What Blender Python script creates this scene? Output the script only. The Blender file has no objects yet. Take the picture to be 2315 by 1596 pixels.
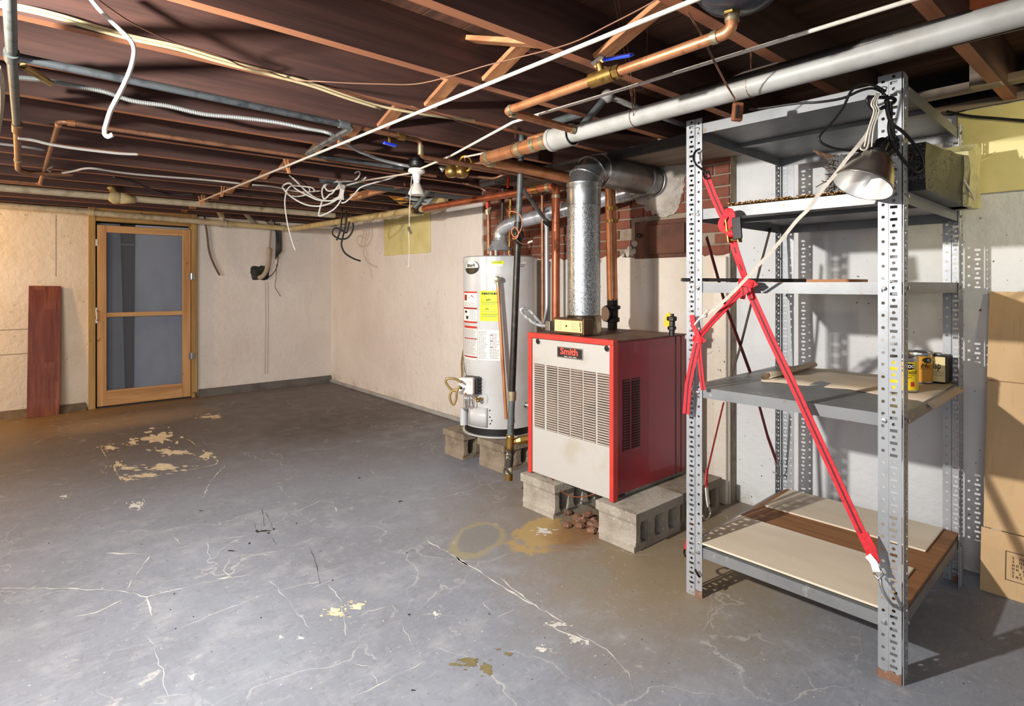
import bpy, math, random
from mathutils import Vector, Matrix
random.seed(7)
R_ = math.radians
sc = bpy.context.scene
COL = sc.collection

# ------------------------------------------------------------------ camera
F, CX, HY, EYE = 1300.0, 1157.5, 643.0, 1.3       # focal length and horizon in photograph pixels, eye height in metres
YAW = R_(40.8)
SY, CY_ = math.sin(YAW), math.cos(YAW)
cam = bpy.data.cameras.new('camera')
cam.sensor_width = 36.0
cam.lens = F / 2315 * 36.0
cam.shift_y = -(798 - HY) / 2315
cam.clip_start = 0.05
camo = bpy.data.objects.new('camera', cam)
COL.objects.link(camo)
camo.location = (0, 0, EYE)
camo.rotation_euler = (R_(90), 0, -YAW)
sc.camera = camo

def ray(px, py):
    r = (px - CX) / F
    return Vector((r * CY_ + SY, -SY * r + CY_, (HY - py) / F))

def at(px, py, X=None, Y=None, Z=None, f=None):
    """a point of the photograph put on a real plane (X, Y, Z fixed) or at a distance f"""
    d = ray(px, py)
    if X is not None: t = X / d.x
    elif Y is not None: t = Y / d.y
    elif Z is not None: t = (Z - EYE) / d.z
    else: t = f
    return Vector((0, 0, EYE)) + d * t

# ------------------------------------------------------------------ light and exposure
w = bpy.data.worlds.new('world'); sc.world = w; w.use_nodes = True
bg = w.node_tree.nodes['Background']
bg.inputs[0].default_value = (0.86, 0.90, 1.0, 1)
bg.inputs[1].default_value = 0.17
sc.view_settings.view_transform = 'Standard'
sc.view_settings.look = 'None'
sc.view_settings.exposure = 0.75
sc.view_settings.gamma = 1.0
sc.view_settings.use_curve_mapping = False

def lamp(name, kind, loc, energy, colour, radius=0.1, aim=None, **kw):
    l = bpy.data.lights.new(name, kind)
    l.energy = energy; l.color = colour
    if kind in ('POINT', 'SPOT'): l.shadow_soft_size = radius
    for k, v in kw.items(): setattr(l, k, v)
    o = bpy.data.objects.new(name, l); COL.objects.link(o)
    o.location = loc
    if aim is not None:
        o.rotation_euler = (Vector(aim) - Vector(loc)).to_track_quat('-Z', 'Y').to_euler()
    return o
# bare work lamp beside the photographer, the lamp by the outside door, and two unseen area lights added as fill
lamp('work_lamp', 'SPOT', (-0.72, 1.72, 1.85), 360, (1.0, 0.965, 0.90), 0.035, aim=(2.4, 2.2, 0.5), spot_size=R_(150), spot_blend=1.0)
lamp('door_lamp', 'POINT', (-1.45, 6.8, 1.8), 74, (1.0, 0.60, 0.22), 0.06)
lamp('rear_fill', 'AREA', (-1.9, -0.6, 1.75), 30, (0.97, 0.98, 1.0), aim=(1.6, 3.2, 1.0), shape='RECTANGLE', size=2.4, size_y=1.2)  # unseen fill added behind the camera to brighten the foreground
lamp('shelf_end_lamp', 'SPOT', (2.35, -0.75, 1.98), 34, (1.0, 0.88, 0.50), 0.05, aim=(3.28, 0.15, 1.92), spot_size=R_(72), spot_blend=0.9)
lamp('far_fill', 'AREA', (-2.2, 3.6, 1.6), 48, (1.0, 0.94, 0.87), aim=(1.2, 7.4, 1.1), shape='RECTANGLE', size=1.6, size_y=1.0)  # unseen fill added to brighten the far walls

# ------------------------------------------------------------------ materials
def c(r, g=None, b=None):
    if g is None: r, g, b = r
    f = lambda v: (v / 255 / 12.92) if v / 255 <= 0.04045 else ((v / 255 + 0.055) / 1.055) ** 2.4
    return (f(r), f(g), f(b), 1)

class NT:
    def __init__(s, name):
        s.m = bpy.data.materials.new(name); s.m.use_nodes = True
        s.t = s.m.node_tree; s.b = s.t.nodes['Principled BSDF']
        s.coord = s.t.nodes.new('ShaderNodeTexCoord')
    def n(s, t, **kw):
        x = s.t.nodes.new('ShaderNode' + t)
        for k, v in kw.items(): setattr(x, k, v)
        return x
    def l(s, a, b): s.t.links.new(a, b)
    def mapping(s, scale=(1, 1, 1), rot=(0, 0, 0), loc=(0, 0, 0), src='Object'):
        m = s.n('Mapping'); m.inputs['Scale'].default_value = scale; m.inputs['Rotation'].default_value = rot
        m.inputs['Location'].default_value = loc
        s.l(s.coord.outputs[src], m.inputs['Vector']); return m.outputs[0]
    def noise(s, vec, scale, detail=5, rough=0.6, dist=0.0):
        x = s.n('TexNoise'); x.inputs['Scale'].default_value = scale; x.inputs['Detail'].default_value = detail
        x.inputs['Roughness'].default_value = rough; x.inputs['Distortion'].default_value = dist
        s.l(vec, x.inputs['Vector']); return x.outputs['Fac']
    def ramp(s, v, lo, hi, a=0.0, b=1.0):
        x = s.n('MapRange'); x.inputs['From Min'].default_value = lo; x.inputs['From Max'].default_value = hi
        x.inputs['To Min'].default_value = a; x.inputs['To Max'].default_value = b
        s.l(v, x.inputs['Value']); return x.outputs[0]
    def math(s, op, a, b=None):
        x = s.n('Math', operation=op)
        for i, v in enumerate((a, b)):
            if v is None: continue
            if isinstance(v, (int, float)): x.inputs[i].default_value = v
            else: s.l(v, x.inputs[i])
        return x.outputs[0]
    def mix(s, fac, a, b):
        x = s.n('Mix', data_type='RGBA')
        if isinstance(fac, (int, float)): x.inputs[0].default_value = fac
        else: s.l(fac, x.inputs[0])
        for i, v in ((6, a), (7, b)):
            if isinstance(v, tuple): x.inputs[i].default_value = v
            else: s.l(v, x.inputs[i])
        return x.outputs[2]
    def bump(s, h, strength, dist=0.01):
        x = s.n('Bump'); x.inputs['Strength'].default_value = strength; x.inputs['Distance'].default_value = dist
        s.l(h, x.inputs['Height']); s.l(x.outputs[0], s.b.inputs['Normal'])
    def set(s, **kw):
        for k, v in kw.items():
            i = s.b.inputs[k]
            if isinstance(v, (int, float, tuple)): i.default_value = v
            else: s.l(v, i)
        return s.m

def mat(name, base, rough=0.6, metal=0.0, layers=(), bump=0.0, bscale=40, bstretch=(1, 1, 1), coat=0.0, spec=0.5, rvar=0.0, bdist=0.006):
    """layers: (colour, scale, lo, hi, stretch, detail) each laid over the last where its noise exceeds lo..hi"""
    s = NT(name); col = base
    for L in layers:
        colr, scale, lo, hi = L[:4]
        st = L[4] if len(L) > 4 else (1, 1, 1); det = L[5] if len(L) > 5 else 6
        f = s.ramp(s.noise(s.mapping(st, loc=(scale, 0.37 * scale, 1.7)), scale, det), lo, hi)
        col = s.mix(f, col, colr)
    if isinstance(col, tuple): s.set(**{'Base Color': col})
    else: s.l(col, s.b.inputs['Base Color'])
    s.set(Roughness=rough, Metallic=metal)
    s.b.inputs['Specular IOR Level'].default_value = spec
    if coat: s.b.inputs['Coat Weight'].default_value = coat
    if rvar: s.set(Roughness=s.ramp(s.noise(s.mapping(), bscale * 0.4), 0.3, 0.7, max(0.03, rough - rvar), min(1, rough + rvar)))
    if bump: s.bump(s.noise(s.mapping(bstretch), bscale, 8, 0.65), bump, bdist)
    return s.m

MT = {}
def wood(name, a, b, knot=None, axis=0, rough=0.65, bump=0.25, dark=None, gs=1.0):
    st = [26.0, 26.0, 26.0]; st[axis] = 1.1
    st = tuple(v * gs for v in st)
    L = [(b, 1.0, 0.35, 0.68, st, 8)]
    st2 = [7.0, 7.0, 7.0]; st2[axis] = 0.8
    if dark: L.append((dark, 1.0, 0.50, 0.78, tuple(st2), 6))
    if knot: L.append((knot, 9.0, 0.70, 0.76, (1, 1, 1), 2))
    return mat(name, a, rough, 0, L, bump, 1.0, st)

MT['joist_side'] = wood('shaded_joist_wood', c(92, 62, 54), c(66, 45, 41), axis=0, dark=c(46, 33, 31), bump=0.3)  # shade on the joist sides is put into this darker wood colour
MT['joist_edge'] = wood('lit_joist_edge_wood', c(186, 124, 88), c(158, 98, 68), axis=0, dark=c(126, 80, 60), bump=0.3)  # joist bottoms coloured lighter to stand in for light from below
MT['subfloor'] = wood('subfloor_boards', c(112, 74, 56), c(80, 54, 43), axis=1, dark=c(46, 32, 28))
MT['brace'] = wood('brace_wood', c(196, 138, 92), c(158, 100, 62), axis=1, dark=c(110, 72, 52), knot=c(70, 44, 32))
MT['dirty_plank'] = wood('dirty_plank_wood', c(150, 134, 116), c(112, 96, 82), axis=1, dark=c(78, 64, 56))
MT['sill_wood'] = wood('dark_sill_wood', c(50, 44, 42), c(34, 30, 30), axis=1)
MT['pine'] = wood('door_pine', c(204, 160, 108), c(176, 128, 78), axis=2, knot=c(96, 52, 26), dark=c(150, 106, 66))
MT['pine_x'] = wood('door_pine_rail', c(206, 162, 110), c(178, 130, 80), axis=0, knot=c(96, 52, 26), dark=c(150, 106, 66))
MT['jamb'] = wood('jamb_pine', c(186, 152, 94), c(150, 116, 62), axis=2, knot=c(92, 62, 34), dark=c(128, 98, 54))
MT['jamb_x'] = wood('header_pine', c(192, 156, 98), c(156, 120, 66), axis=0, knot=c(92, 62, 34), dark=c(128, 98, 54))
MT['ply_brown'] = wood('brown_board', c(150, 104, 62), c(118, 78, 44), axis=1, dark=c(92, 60, 36))
MT['cream_board'] = mat('cream_board', c(226, 214, 196), 0.6, 0, [(c(206, 190, 168), 3, 0.4, 0.7, (1, 0.2, 1)), (c(150, 132, 108), 10, 0.66, 0.8, (1, 0.3, 1))], 0.1, 60)
MT['paper'] = mat('liner_paper', c(206, 190, 168), 0.7, 0, [(c(184, 164, 140), 4, 0.4, 0.7), (c(132, 112, 90), 24, 0.68, 0.8)], 0.15, 25)
MT['black'] = mat('black_plastic', c(16, 16, 17), 0.45)
MT['black_cable'] = mat('black_cable_sheath', c(20, 19, 19), 0.5)
MT['dark'] = mat('dark_gap', c(18, 16, 15), 0.9)
MT['iron'] = mat('black_iron', c(52, 50, 48), 0.42, 0.7, [(c(78, 72, 66), 30, 0.5, 0.75), (c(92, 66, 46), 9, 0.68, 0.8)], 0.1, 120)
MT['grey_pipe'] = mat('painted_grey_pipe', c(98, 104, 104), 0.5, 0.3, [(c(66, 70, 70), 14, 0.5, 0.7), (c(134, 136, 128), 40, 0.62, 0.75)], 0.12, 120)
MT['galv'] = mat('galvanised_conduit', c(120, 126, 130), 0.38, 0.75, [(c(80, 86, 92), 18, 0.5, 0.68)], 0.05, 80)
MT['copper'] = mat('copper', c(204, 142, 100), 0.38, 0.6, [(c(164, 104, 68), 8, 0.45, 0.7), (c(116, 70, 48), 22, 0.62, 0.78)], 0.03, 60)
MT['copper_old'] = mat('aged_copper', c(150, 106, 80), 0.45, 0.5, [(c(112, 76, 56), 9, 0.45, 0.7), (c(80, 52, 38), 26, 0.6, 0.75)], 0.03, 60)
MT['copper_red'] = mat('red_copper', c(166, 96, 66), 0.4, 0.55, [(c(128, 68, 48), 7, 0.45, 0.7)], 0.03, 60)
MT['solder'] = mat('solder_joint', c(176, 162, 132), 0.4, 0.7, [(c(116, 138, 106), 40, 0.52, 0.66)])
MT['brass'] = mat('brass', c(168, 134, 74), 0.34, 0.85, [(c(110, 84, 48), 30, 0.5, 0.7)])
MT['brass_flex'] = mat('coated_brass_hose', c(168, 142, 88), 0.45, 0.5, [(c(128, 104, 62), 30, 0.5, 0.7)])
MT['steel'] = mat('bright_steel', c(198, 198, 196), 0.25, 0.95, [(c(140, 138, 134), 30, 0.55, 0.7)])
MT['hook'] = mat('black_steel_hook', c(34, 34, 36), 0.3, 0.6)
MT['red_strap'] = mat('red_webbing', c(206, 22, 40), 0.62, 0, [(c(168, 14, 30), 60, 0.45, 0.7)], 0.3, 220)
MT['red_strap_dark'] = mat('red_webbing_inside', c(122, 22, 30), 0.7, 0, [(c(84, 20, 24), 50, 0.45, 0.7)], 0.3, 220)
MT['strap_stripe'] = mat('dark_strap_stripe', c(84, 12, 24), 0.7)
MT['white_cord'] = mat('white_cord', c(208, 200, 188), 0.6, 0, [(c(188, 176, 158), 50, 0.5, 0.75)])
MT['white_cable'] = mat('white_cable', c(200, 196, 190), 0.5, 0, [(c(198, 186, 172), 30, 0.5, 0.75)])
MT['cream_cable'] = mat('cream_cable', c(190, 174, 136), 0.55, 0, [(c(170, 150, 110), 25, 0.5, 0.75)])
MT['brown_wire'] = mat('brown_wire', c(120, 84, 62), 0.6)
MT['pvc'] = mat('white_painted_pipe', c(168, 168, 165), 0.45, 0, [(c(146, 142, 136), 6, 0.45, 0.7), (c(150, 128, 98), 30, 0.7, 0.8)], 0.08, 60)
MT['taped'] = mat('taped_cream_pipe', c(196, 176, 128), 0.6, 0, [(c(164, 142, 94), 10, 0.45, 0.7), (c(120, 96, 62), 40, 0.68, 0.78)], 0.3, 60)
MT['taped2'] = mat('wrapped_pale_pipe', c(188, 174, 146), 0.65, 0, [(c(150, 134, 104), 12, 0.45, 0.7)], 0.4, 90)
MT['porcelain'] = mat('white_porcelain', c(228, 226, 222), 0.2, 0, coat=0.5)
MT['bulb'] = mat('frosted_bulb', c(206, 200, 190), 0.3, 0)
MT['blue'] = mat('blue_vinyl', c(26, 60, 206), 0.3, 0, coat=0.3)
MT['yellow'] = mat('yellow_handle', c(222, 176, 44), 0.4, 0)
MT['red_tag'] = mat('red_tag', c(214, 60, 36), 0.5)
MT['tank'] = mat('dark_blue_tank', c(44, 50, 58), 0.35, 0, [(c(62, 66, 70), 6, 0.5, 0.7)], coat=0.3)
MT['terracotta'] = mat('copper_block', c(150, 92, 62), 0.5, 0.3, [(c(110, 66, 46), 20, 0.5, 0.7)])
MT['white_enamel'] = mat('white_enamel', c(196, 197, 198), 0.28, 0, [(c(184, 181, 177), 3, 0.45, 0.7)], coat=0.3)
MT['red_enamel'] = mat('red_enamel', c(156, 26, 42), 0.38, 0, [(c(138, 24, 40), 4, 0.45, 0.7), (c(190, 70, 60), 60, 0.74, 0.8)], coat=0.25)
MT['red_edge'] = mat('bright_red_enamel', c(196, 58, 48), 0.4, 0, [(c(184, 44, 46), 6, 0.45, 0.7)], coat=0.2)
MT['grey_enamel'] = mat('pale_grey_enamel', c(178, 175, 170), 0.45, 0, [(c(166, 156, 140), 4, 0.55, 0.75), (c(150, 132, 108), 40, 0.72, 0.8)])
MT['louver_gap'] = mat('louver_shadow_gap', c(92, 66, 50), 0.8, 0, [(c(44, 32, 28), 8, 0.45, 0.7), (c(92, 74, 60), 14, 0.6, 0.8)])
MT['dark_top'] = mat('rusty_top_sheet', c(104, 72, 56), 0.6, 0.2, [(c(140, 106, 84), 6, 0.45, 0.7), (c(72, 48, 38), 14, 0.55, 0.75)])
MT['gauge_label'] = mat('cream_label', c(214, 196, 140), 0.5)
MT['ink'] = mat('black_ink', c(24, 22, 22), 0.6)
MT['grey_ink'] = mat('grey_print', c(120, 118, 116), 0.6)
MT['white_print'] = mat('white_print', c(232, 228, 222), 0.5)
MT['pale_print'] = mat('pale_label', c(214, 212, 208), 0.5)
MT['red_print'] = mat('red_print', c(186, 52, 40), 0.5)
MT['dred_print'] = mat('dark_red_print', c(150, 34, 40), 0.5)
MT['lime'] = mat('lime_label', c(216, 226, 20), 0.5)
MT['green_ink'] = mat('dark_green_ink', c(22, 36, 22), 0.4)
MT['cardboard'] = mat('cardboard', c(204, 170, 126), 0.75, 0, [(c(192, 156, 112), 3, 0.45, 0.7), (c(164, 126, 84), 20, 0.6, 0.8, (1, 4, 0.2))], 0.06, 80)
MT['cardboard_edge'] = mat('cardboard_edge', c(150, 116, 78), 0.8)
MT['concrete_block'] = mat('cinder_block', c(178, 170, 158), 0.9, 0, [(c(146, 136, 122), 7, 0.45, 0.7), (c(112, 98, 82), 4, 0.62, 0.8), (c(206, 200, 190), 40, 0.62, 0.72)], 1.0, 70, bdist=0.012)
MT['dirty_block'] = mat('stained_cinder_block', c(150, 136, 118), 0.9, 0, [(c(116, 100, 82), 7, 0.45, 0.7), (c(84, 70, 56), 4, 0.6, 0.8), (c(176, 164, 148), 40, 0.62, 0.72)], 1.0, 70, bdist=0.012)
MT['steel_shelf'] = mat('grey_shelf_steel', c(126, 128, 130), 0.42, 0.2, [(c(112, 114, 116), 5, 0.45, 0.7), (c(124, 94, 66), 22, 0.62, 0.74), (c(168, 164, 156), 14, 0.64, 0.72)], 0.04, 80)
MT['steel_post'] = mat('grey_post_steel', c(158, 161, 166), 0.4, 0.2, [(c(140, 143, 147), 7, 0.45, 0.7), (c(128, 104, 80), 40, 0.73, 0.82)], 0.04, 80)
MT['shelf_brown'] = mat('dusty_shelf_top', c(122, 110, 96), 0.35, 0.2, [(c(96, 84, 72), 5, 0.45, 0.7)])
MT['rust'] = mat('rusty_steel', c(132, 96, 76), 0.8, 0.1, [(c(104, 74, 58), 30, 0.45, 0.65), (c(142, 142, 142), 45, 0.52, 0.6)], 0.3, 120)
MT['mesh_filter'] = None
MT['plastic_wrap'] = mat('yellowed_wrap', c(196, 188, 142), 0.35, 0, [(c(160, 150, 104), 9, 0.45, 0.7), (c(104, 96, 74), 20, 0.62, 0.8)], 0.6, 24, bdist=0.02)
MT['straw'] = mat('straw', c(190, 150, 92), 0.8, 0, [(c(140, 100, 58), 60, 0.45, 0.7)])
MT['fibre'] = mat('brown_fibre', c(120, 92, 68), 0.9, 0, [(c(74, 56, 44), 90, 0.4, 0.6)], 1.0, 160)
MT['aluminium'] = mat('spun_aluminium', c(176, 170, 162), 0.28, 0.95, [(c(132, 122, 112), 8, 0.5, 0.7)])
MT['aluminium_in'] = mat('bright_reflector', c(232, 230, 226), 0.32, 0.6)
MT['foil'] = mat('aluminium_flue', c(198, 200, 204), 0.3, 0.6, [(c(150, 152, 156), 12, 0.5, 0.7)], 0.15, 30)
MT['plaster'] = mat('rough_plaster', c(206, 196, 186), 0.9, 0, [(c(176, 164, 152), 8, 0.45, 0.7), (c(120, 98, 82), 16, 0.66, 0.8)], 1.0, 26, bdist=0.03)
MT['mortar'] = mat('mortar', c(150, 136, 118), 0.95, 0, [(c(116, 98, 84), 8, 0.45, 0.7)], 0.8, 60, bdist=0.01)
MT['brick'] = mat('red_brick', c(126, 74, 58), 0.9, 0, [(c(112, 60, 46), 9, 0.42, 0.65), (c(80, 50, 42), 5, 0.58, 0.76), (c(166, 104, 80), 40, 0.62, 0.75)], 0.8, 60, bdist=0.01)
MT['cleanout'] = mat('painted_iron_door', c(96, 58, 42), 0.7, 0.1, [(c(72, 44, 34), 7, 0.45, 0.7), (c(190, 176, 160), 46, 0.74, 0.78)], 0.2, 60)
MT['foam'] = mat('yellow_board', c(222, 212, 150), 0.42, 0, [(c(204, 188, 122), 2.5, 0.42, 0.7), (c(226, 218, 170), 120, 0.62, 0.74)], 0.1, 150)
MT['screen_blue'] = mat('blue_grey_sheet', c(172, 184, 204), 0.5, 0, [(c(138, 152, 174), 1.6, 0.4, 0.7, (1, 1, 0.5)), (c(52, 54, 60), 22, 0.71, 0.76)])
MT['screen_dark'] = mat('dark_grey_sheet', c(118, 126, 138), 0.5, 0, [(c(96, 104, 116), 1.6, 0.4, 0.7)])
MT['brown_gap'] = mat('dark_brown_board', c(58, 44, 38), 0.7)
MT['white_metal'] = mat('white_metal', c(216, 214, 208), 0.4, 0.1)
MT['green_hole'] = mat('mossy_hole', c(70, 76, 68), 0.95, 0, [(c(40, 44, 40), 16, 0.4, 0.6), (c(110, 112, 100), 40, 0.6, 0.75)], 1.0, 40, bdist=0.02)
MT['hose'] = mat('grey_hose', c(150, 138, 122), 0.6)
MT['rubble'] = mat('rusty_rubble', c(120, 84, 64), 0.95, 0, [(c(160, 130, 108), 20, 0.5, 0.7), (c(84, 54, 40), 30, 0.5, 0.7)], 0.8, 50)
MT['crack'] = mat('chipped_white', c(206, 204, 198), 0.9, 0, [(c(176, 172, 164), 30, 0.45, 0.7)])
MT['chip'] = mat('chipped_cream', c(208, 196, 170), 0.9, 0, [(c(186, 164, 126), 22, 0.45, 0.7), (c(150, 122, 84), 40, 0.62, 0.75)])
MT['soot'] = mat('black_scuff', c(40, 38, 38), 0.8)
MT['khaki'] = mat('khaki_spill', c(122, 110, 76), 0.6, 0, [(c(96, 86, 58), 16, 0.45, 0.7)])

MT['wall_crack'] = mat('old_paint_crack', c(158, 142, 118), 0.9)
# special surfaces
def spangled():
    s = NT('spangled_galvanised_steel')
    v = s.n('TexVoronoi'); v.inputs['Scale'].default_value = 300
    s.l(s.mapping((1, 1, 0.6), rot=(0.4, 0.3, 0.5)), v.inputs['Vector'])
    g = s.n('RGBToBW'); s.l(v.outputs['Color'], g.inputs[0])
    f = s.ramp(g.outputs[0], 0.25, 0.75)
    col = s.mix(f, c(120, 124, 128), c(186, 188, 190))
    col = s.mix(s.ramp(s.noise(s.mapping(), 5), 0.45, 0.7, 0, 0.5), col, c(122, 120, 116))
    s.set(**{'Base Color': col, 'Metallic': 0.85, 'Roughness': s.ramp(g.outputs[0], 0.2, 0.8, 0.24, 0.5)})
    return s.m
MT['spangle'] = spangled()
MT['galv_sheet'] = mat('galvanised_sheet', c(150, 152, 152), 0.32, 0.85, [(c(112, 112, 112), 7, 0.45, 0.7), (c(134, 124, 112), 16, 0.6, 0.78)], 0.08, 30)

def laminate():
    s = NT('three_strip_laminate')
    sep = s.n('SeparateXYZ'); s.l(s.coord.outputs['Object'], sep.inputs[0])
    strip = s.math('FLOOR', s.math('MULTIPLY', sep.outputs[0], 1 / 0.083))
    wn = s.n('TexWhiteNoise', noise_dimensions='2D')
    cell = s.math('FLOOR', s.math('ADD', s.math('MULTIPLY', sep.outputs[2], 1.9), s.math('MULTIPLY', strip, 0.37)))
    cmb = s.n('CombineXYZ'); s.l(strip, cmb.inputs[0]); s.l(cell, cmb.inputs[1]); s.l(cmb.outputs[0], wn.inputs['Vector'])
    col = s.mix(wn.outputs['Value'], c(116, 60, 46), c(158, 96, 72))
    g = s.ramp(s.noise(s.mapping((34, 34, 1.2)), 1.0, 8), 0.35, 0.7)
    col = s.mix(g, col, c(100, 50, 40))
    s.set(**{'Base Color': col, 'Roughness': 0.22}); s.b.inputs['Coat Weight'].default_value = 0.4
    return s.m
MT['laminate'] = laminate()

def filter_mesh():
    s = NT('black_expanded_mesh')
    a = s.n('TexVoronoi', feature='DISTANCE_TO_EDGE'); a.inputs['Scale'].default_value = 105; a.inputs['Randomness'].default_value = 0.25
    s.l(s.mapping((1, 1, 1.7)), a.inputs['Vector'])
    f = s.ramp(a.outputs['Distance'], 0.06, 0.16)
    col = s.mix(f, c(52, 52, 52), c(14, 14, 15))
    s.set(**{'Base Color': col, 'Roughness': 0.4, 'Metallic': 0.3}); s.bump(f, 0.8, 0.006)
    return s.m
MT['mesh_filter'] = filter_mesh()

def wall_mat(name, base, tint, dirt, chips=0.735, warm=None):
    s = NT(name); P = s.mapping()
    col = s.mix(s.ramp(s.noise(P, 1.1, 6), 0.38, 0.68), base, tint)
    col = s.mix(s.ramp(s.noise(s.mapping((1, 1, 0.25), loc=(3, 1, 2)), 3.0, 8, 0.7), 0.58, 0.82, 0, 0.45), col, dirt)
    sp = s.math('MULTIPLY', s.ramp(s.noise(P, 46, 2, 0.5), 0.70, 0.735), s.ramp(s.noise(s.mapping(loc=(5, 5, 5)), 1.7, 3), 0.42, 0.6))
    col = s.mix(sp, col, c(70, 58, 46))
    sc2 = s.math('MULTIPLY', s.ramp(s.noise(s.mapping((1, 1, 1.4), loc=(9, 2, 7)), 15, 5, 0.6, 1.4), chips, chips + 0.03), s.ramp(s.noise(s.mapping(loc=(2, 8, 1)), 1.3, 2), 0.48, 0.6))
    col = s.mix(sc2, col, c(150, 132, 108))
    # dirt that has settled along the foot of the wall
    sep = s.n('SeparateXYZ'); s.l(s.coord.outputs['Object'], sep.inputs[0])
    low = s.math('MULTIPLY', s.ramp(sep.outputs[2], 0.0, 0.13, 0.85, 0), s.ramp(s.noise(s.mapping(loc=(4, 4, 1)), 5, 6), 0.45, 0.7))
    col = s.mix(low, col, c(138, 122, 100))
    s.set(**{'Base Color': col, 'Roughness': 0.7})
    h = s.math('ADD', s.noise(P, 14, 8, 0.6), s.math('MULTIPLY', sc2, -0.5))
    s.bump(h, 0.6, 0.016)
    return s.m
MT['wall_white'] = wall_mat('painted_wall', c(228, 220, 212), c(216, 206, 198), c(184, 164, 140))
MT['wall_cream'] = wall_mat('cream_painted_wall', c(228, 215, 197), c(212, 192, 162), c(180, 150, 106), 0.66)
MT['wall_grey'] = wall_mat('painted_wall_behind_shelves', c(212, 213, 214), c(202, 202, 204), c(184, 176, 166))
MT['wall_lower'] = wall_mat('painted_chimney_base', c(214, 206, 196), c(196, 180, 158), c(160, 124, 80), 0.70)

# floor: worn grey paint, brown concrete where the paint has gone, stains of their own shape
def floor_mat():
    s = NT('worn_grey_floor_paint'); P = s.mapping()
    sep = s.n('SeparateXYZ'); s.l(s.coord.outputs['Object'], sep.inputs[0])
    X, Y = sep.outputs[0], sep.outputs[1]
    n1 = s.noise(P, 1.2, 6); n2 = s.noise(P, 5.5, 8, 0.65); n3 = s.noise(P, 26, 6, 0.6)
    col = s.mix(s.ramp(n1, 0.35, 0.66), c(135, 140, 151), c(121, 124, 133))
    col = s.mix(s.ramp(n2, 0.50, 0.72, 0, 0.55), col, c(160, 161, 166))
    col = s.mix(s.ramp(s.noise(s.mapping((1, 2.6, 1), rot=(0, 0, 0.7)), 7, 8, 0.7), 0.55, 0.75, 0, 0.5), col, c(112, 109, 110))
    col = s.mix(s.ramp(s.noise(s.mapping((1, 3.2, 1), rot=(0, 0, -0.6), loc=(2, 6, 0)), 22, 8, 0.75), 0.52, 0.70, 0, 0.45), col, c(166, 166, 168))
    col = s.mix(s.ramp(s.noise(s.mapping((2.6, 1, 1), rot=(0, 0, 0.35), loc=(8, 1, 0)), 17, 8, 0.75), 0.54, 0.72, 0, 0.5), col, c(100, 98, 99))
    def blob(x, y, rx, ry, rot, colour, amt=1.0, soft=0.35, nz=None, namp=0.7):
        nonlocal col
        m = s.n('Mapping', vector_type='TEXTURE'); m.inputs['Location'].default_value = (x, y, 0); m.inputs['Rotation'].default_value = (0, 0, rot)
        m.inputs['Scale'].default_value = (rx, ry, 1); s.l(s.coord.outputs['Object'], m.inputs[0])
        ln = s.n('VectorMath', operation='LENGTH'); s.l(m.outputs[0], ln.inputs[0])
        d = s.math('ADD', ln.outputs['Value'], s.math('MULTIPLY', s.math('SUBTRACT', nz or n2, 0.5), namp))
        col = s.mix(s.ramp(d, 1.0 - soft, 1.0 + soft, amt, 0), col, colour)
    # bare, browned concrete beyond the middle of the room and along the walls
    d = s.math('ADD', s.math('ADD', Y, s.math('MULTIPLY', X, 0.22)), s.math('MULTIPLY', s.math('SUBTRACT', n2, 0.5), 1.6))
    col = s.mix(s.ramp(d, 3.9, 5.6, 0, 0.86), col, c(92, 82, 76))
    d2 = s.math('ADD', s.math('SUBTRACT', Y, s.math('MULTIPLY', X, 0.62)), s.math('MULTIPLY', s.math('SUBTRACT', n2, 0.5), 1.5))
    col = s.mix(s.ramp(d2, 5.8, 6.9, 0, 0.85), col, c(124, 98, 62))
    blob(0.9, 6.55, 0.55, 0.28, 0.1, c(150, 130, 108), 0.7, 0.5)
    blob(2.35, 5.2, 0.75, 0.5, 0.4, c(78, 72, 70), 0.55, 0.3)
    # tan bare concrete around the boiler
    blob(2.45, 1.55, 0.75, 0.55, 0.2, c(142, 126, 100), 0.9, 0.5)
    blob(2.75, 2.2, 0.9, 0.8, 0, c(128, 110, 86), 0.8, 0.5)
    blob(2.07, 2.16, 0.20, 0.13, 0.5, c(176, 146, 88), 0.8, 0.12, n2, 2.6)
    blob(2.24, 2.06, 0.22, 0.13, 0.2, c(132, 96, 62), 0.8, 0.35, n2, 1.4)
    blob(1.78, 2.33, 0.20, 0.13, 0.6, c(154, 142, 108), 0.7, 0.08, n2, 1.2)
    blob(1.79, 2.34, 0.155, 0.10, 0.6, c(124, 123, 122), 0.9, 0.08, n2, 1.0)
    blob(1.93, 1.72, 0.115, 0.10, 0.3, c(132, 126, 112), 0.85, 0.12, n3, 0.3)
    # chips and grit
    col = s.mix(s.ramp(s.noise(P, 70, 3, 0.5), 0.705, 0.73), col, c(196, 194, 190))
    col = s.mix(s.ramp(s.noise(s.mapping(loc=(7, 3, 0)), 58, 2, 0.5), 0.735, 0.75), col, c(58, 54, 52))
    fl = s.math('MULTIPLY', s.ramp(s.noise(s.mapping(loc=(1, 9, 0)), 11, 8, 0.7), 0.60, 0.68), s.ramp(n1, 0.40, 0.55))
    col = s.mix(s.math('MULTIPLY', fl, 0.55), col, c(182, 180, 178))
    # fine network of cracks in the paint
    dv = s.n('VectorMath', operation='ADD'); nz = s.n('TexNoise'); nz.inputs['Scale'].default_value = 2.4; nz.inputs['Detail'].default_value = 6
    s.l(P, nz.inputs['Vector'])
    scl = s.n('VectorMath', operation='SCALE'); s.l(nz.outputs['Color'], scl.inputs[0]); scl.inputs['Scale'].default_value = 0.55
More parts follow.
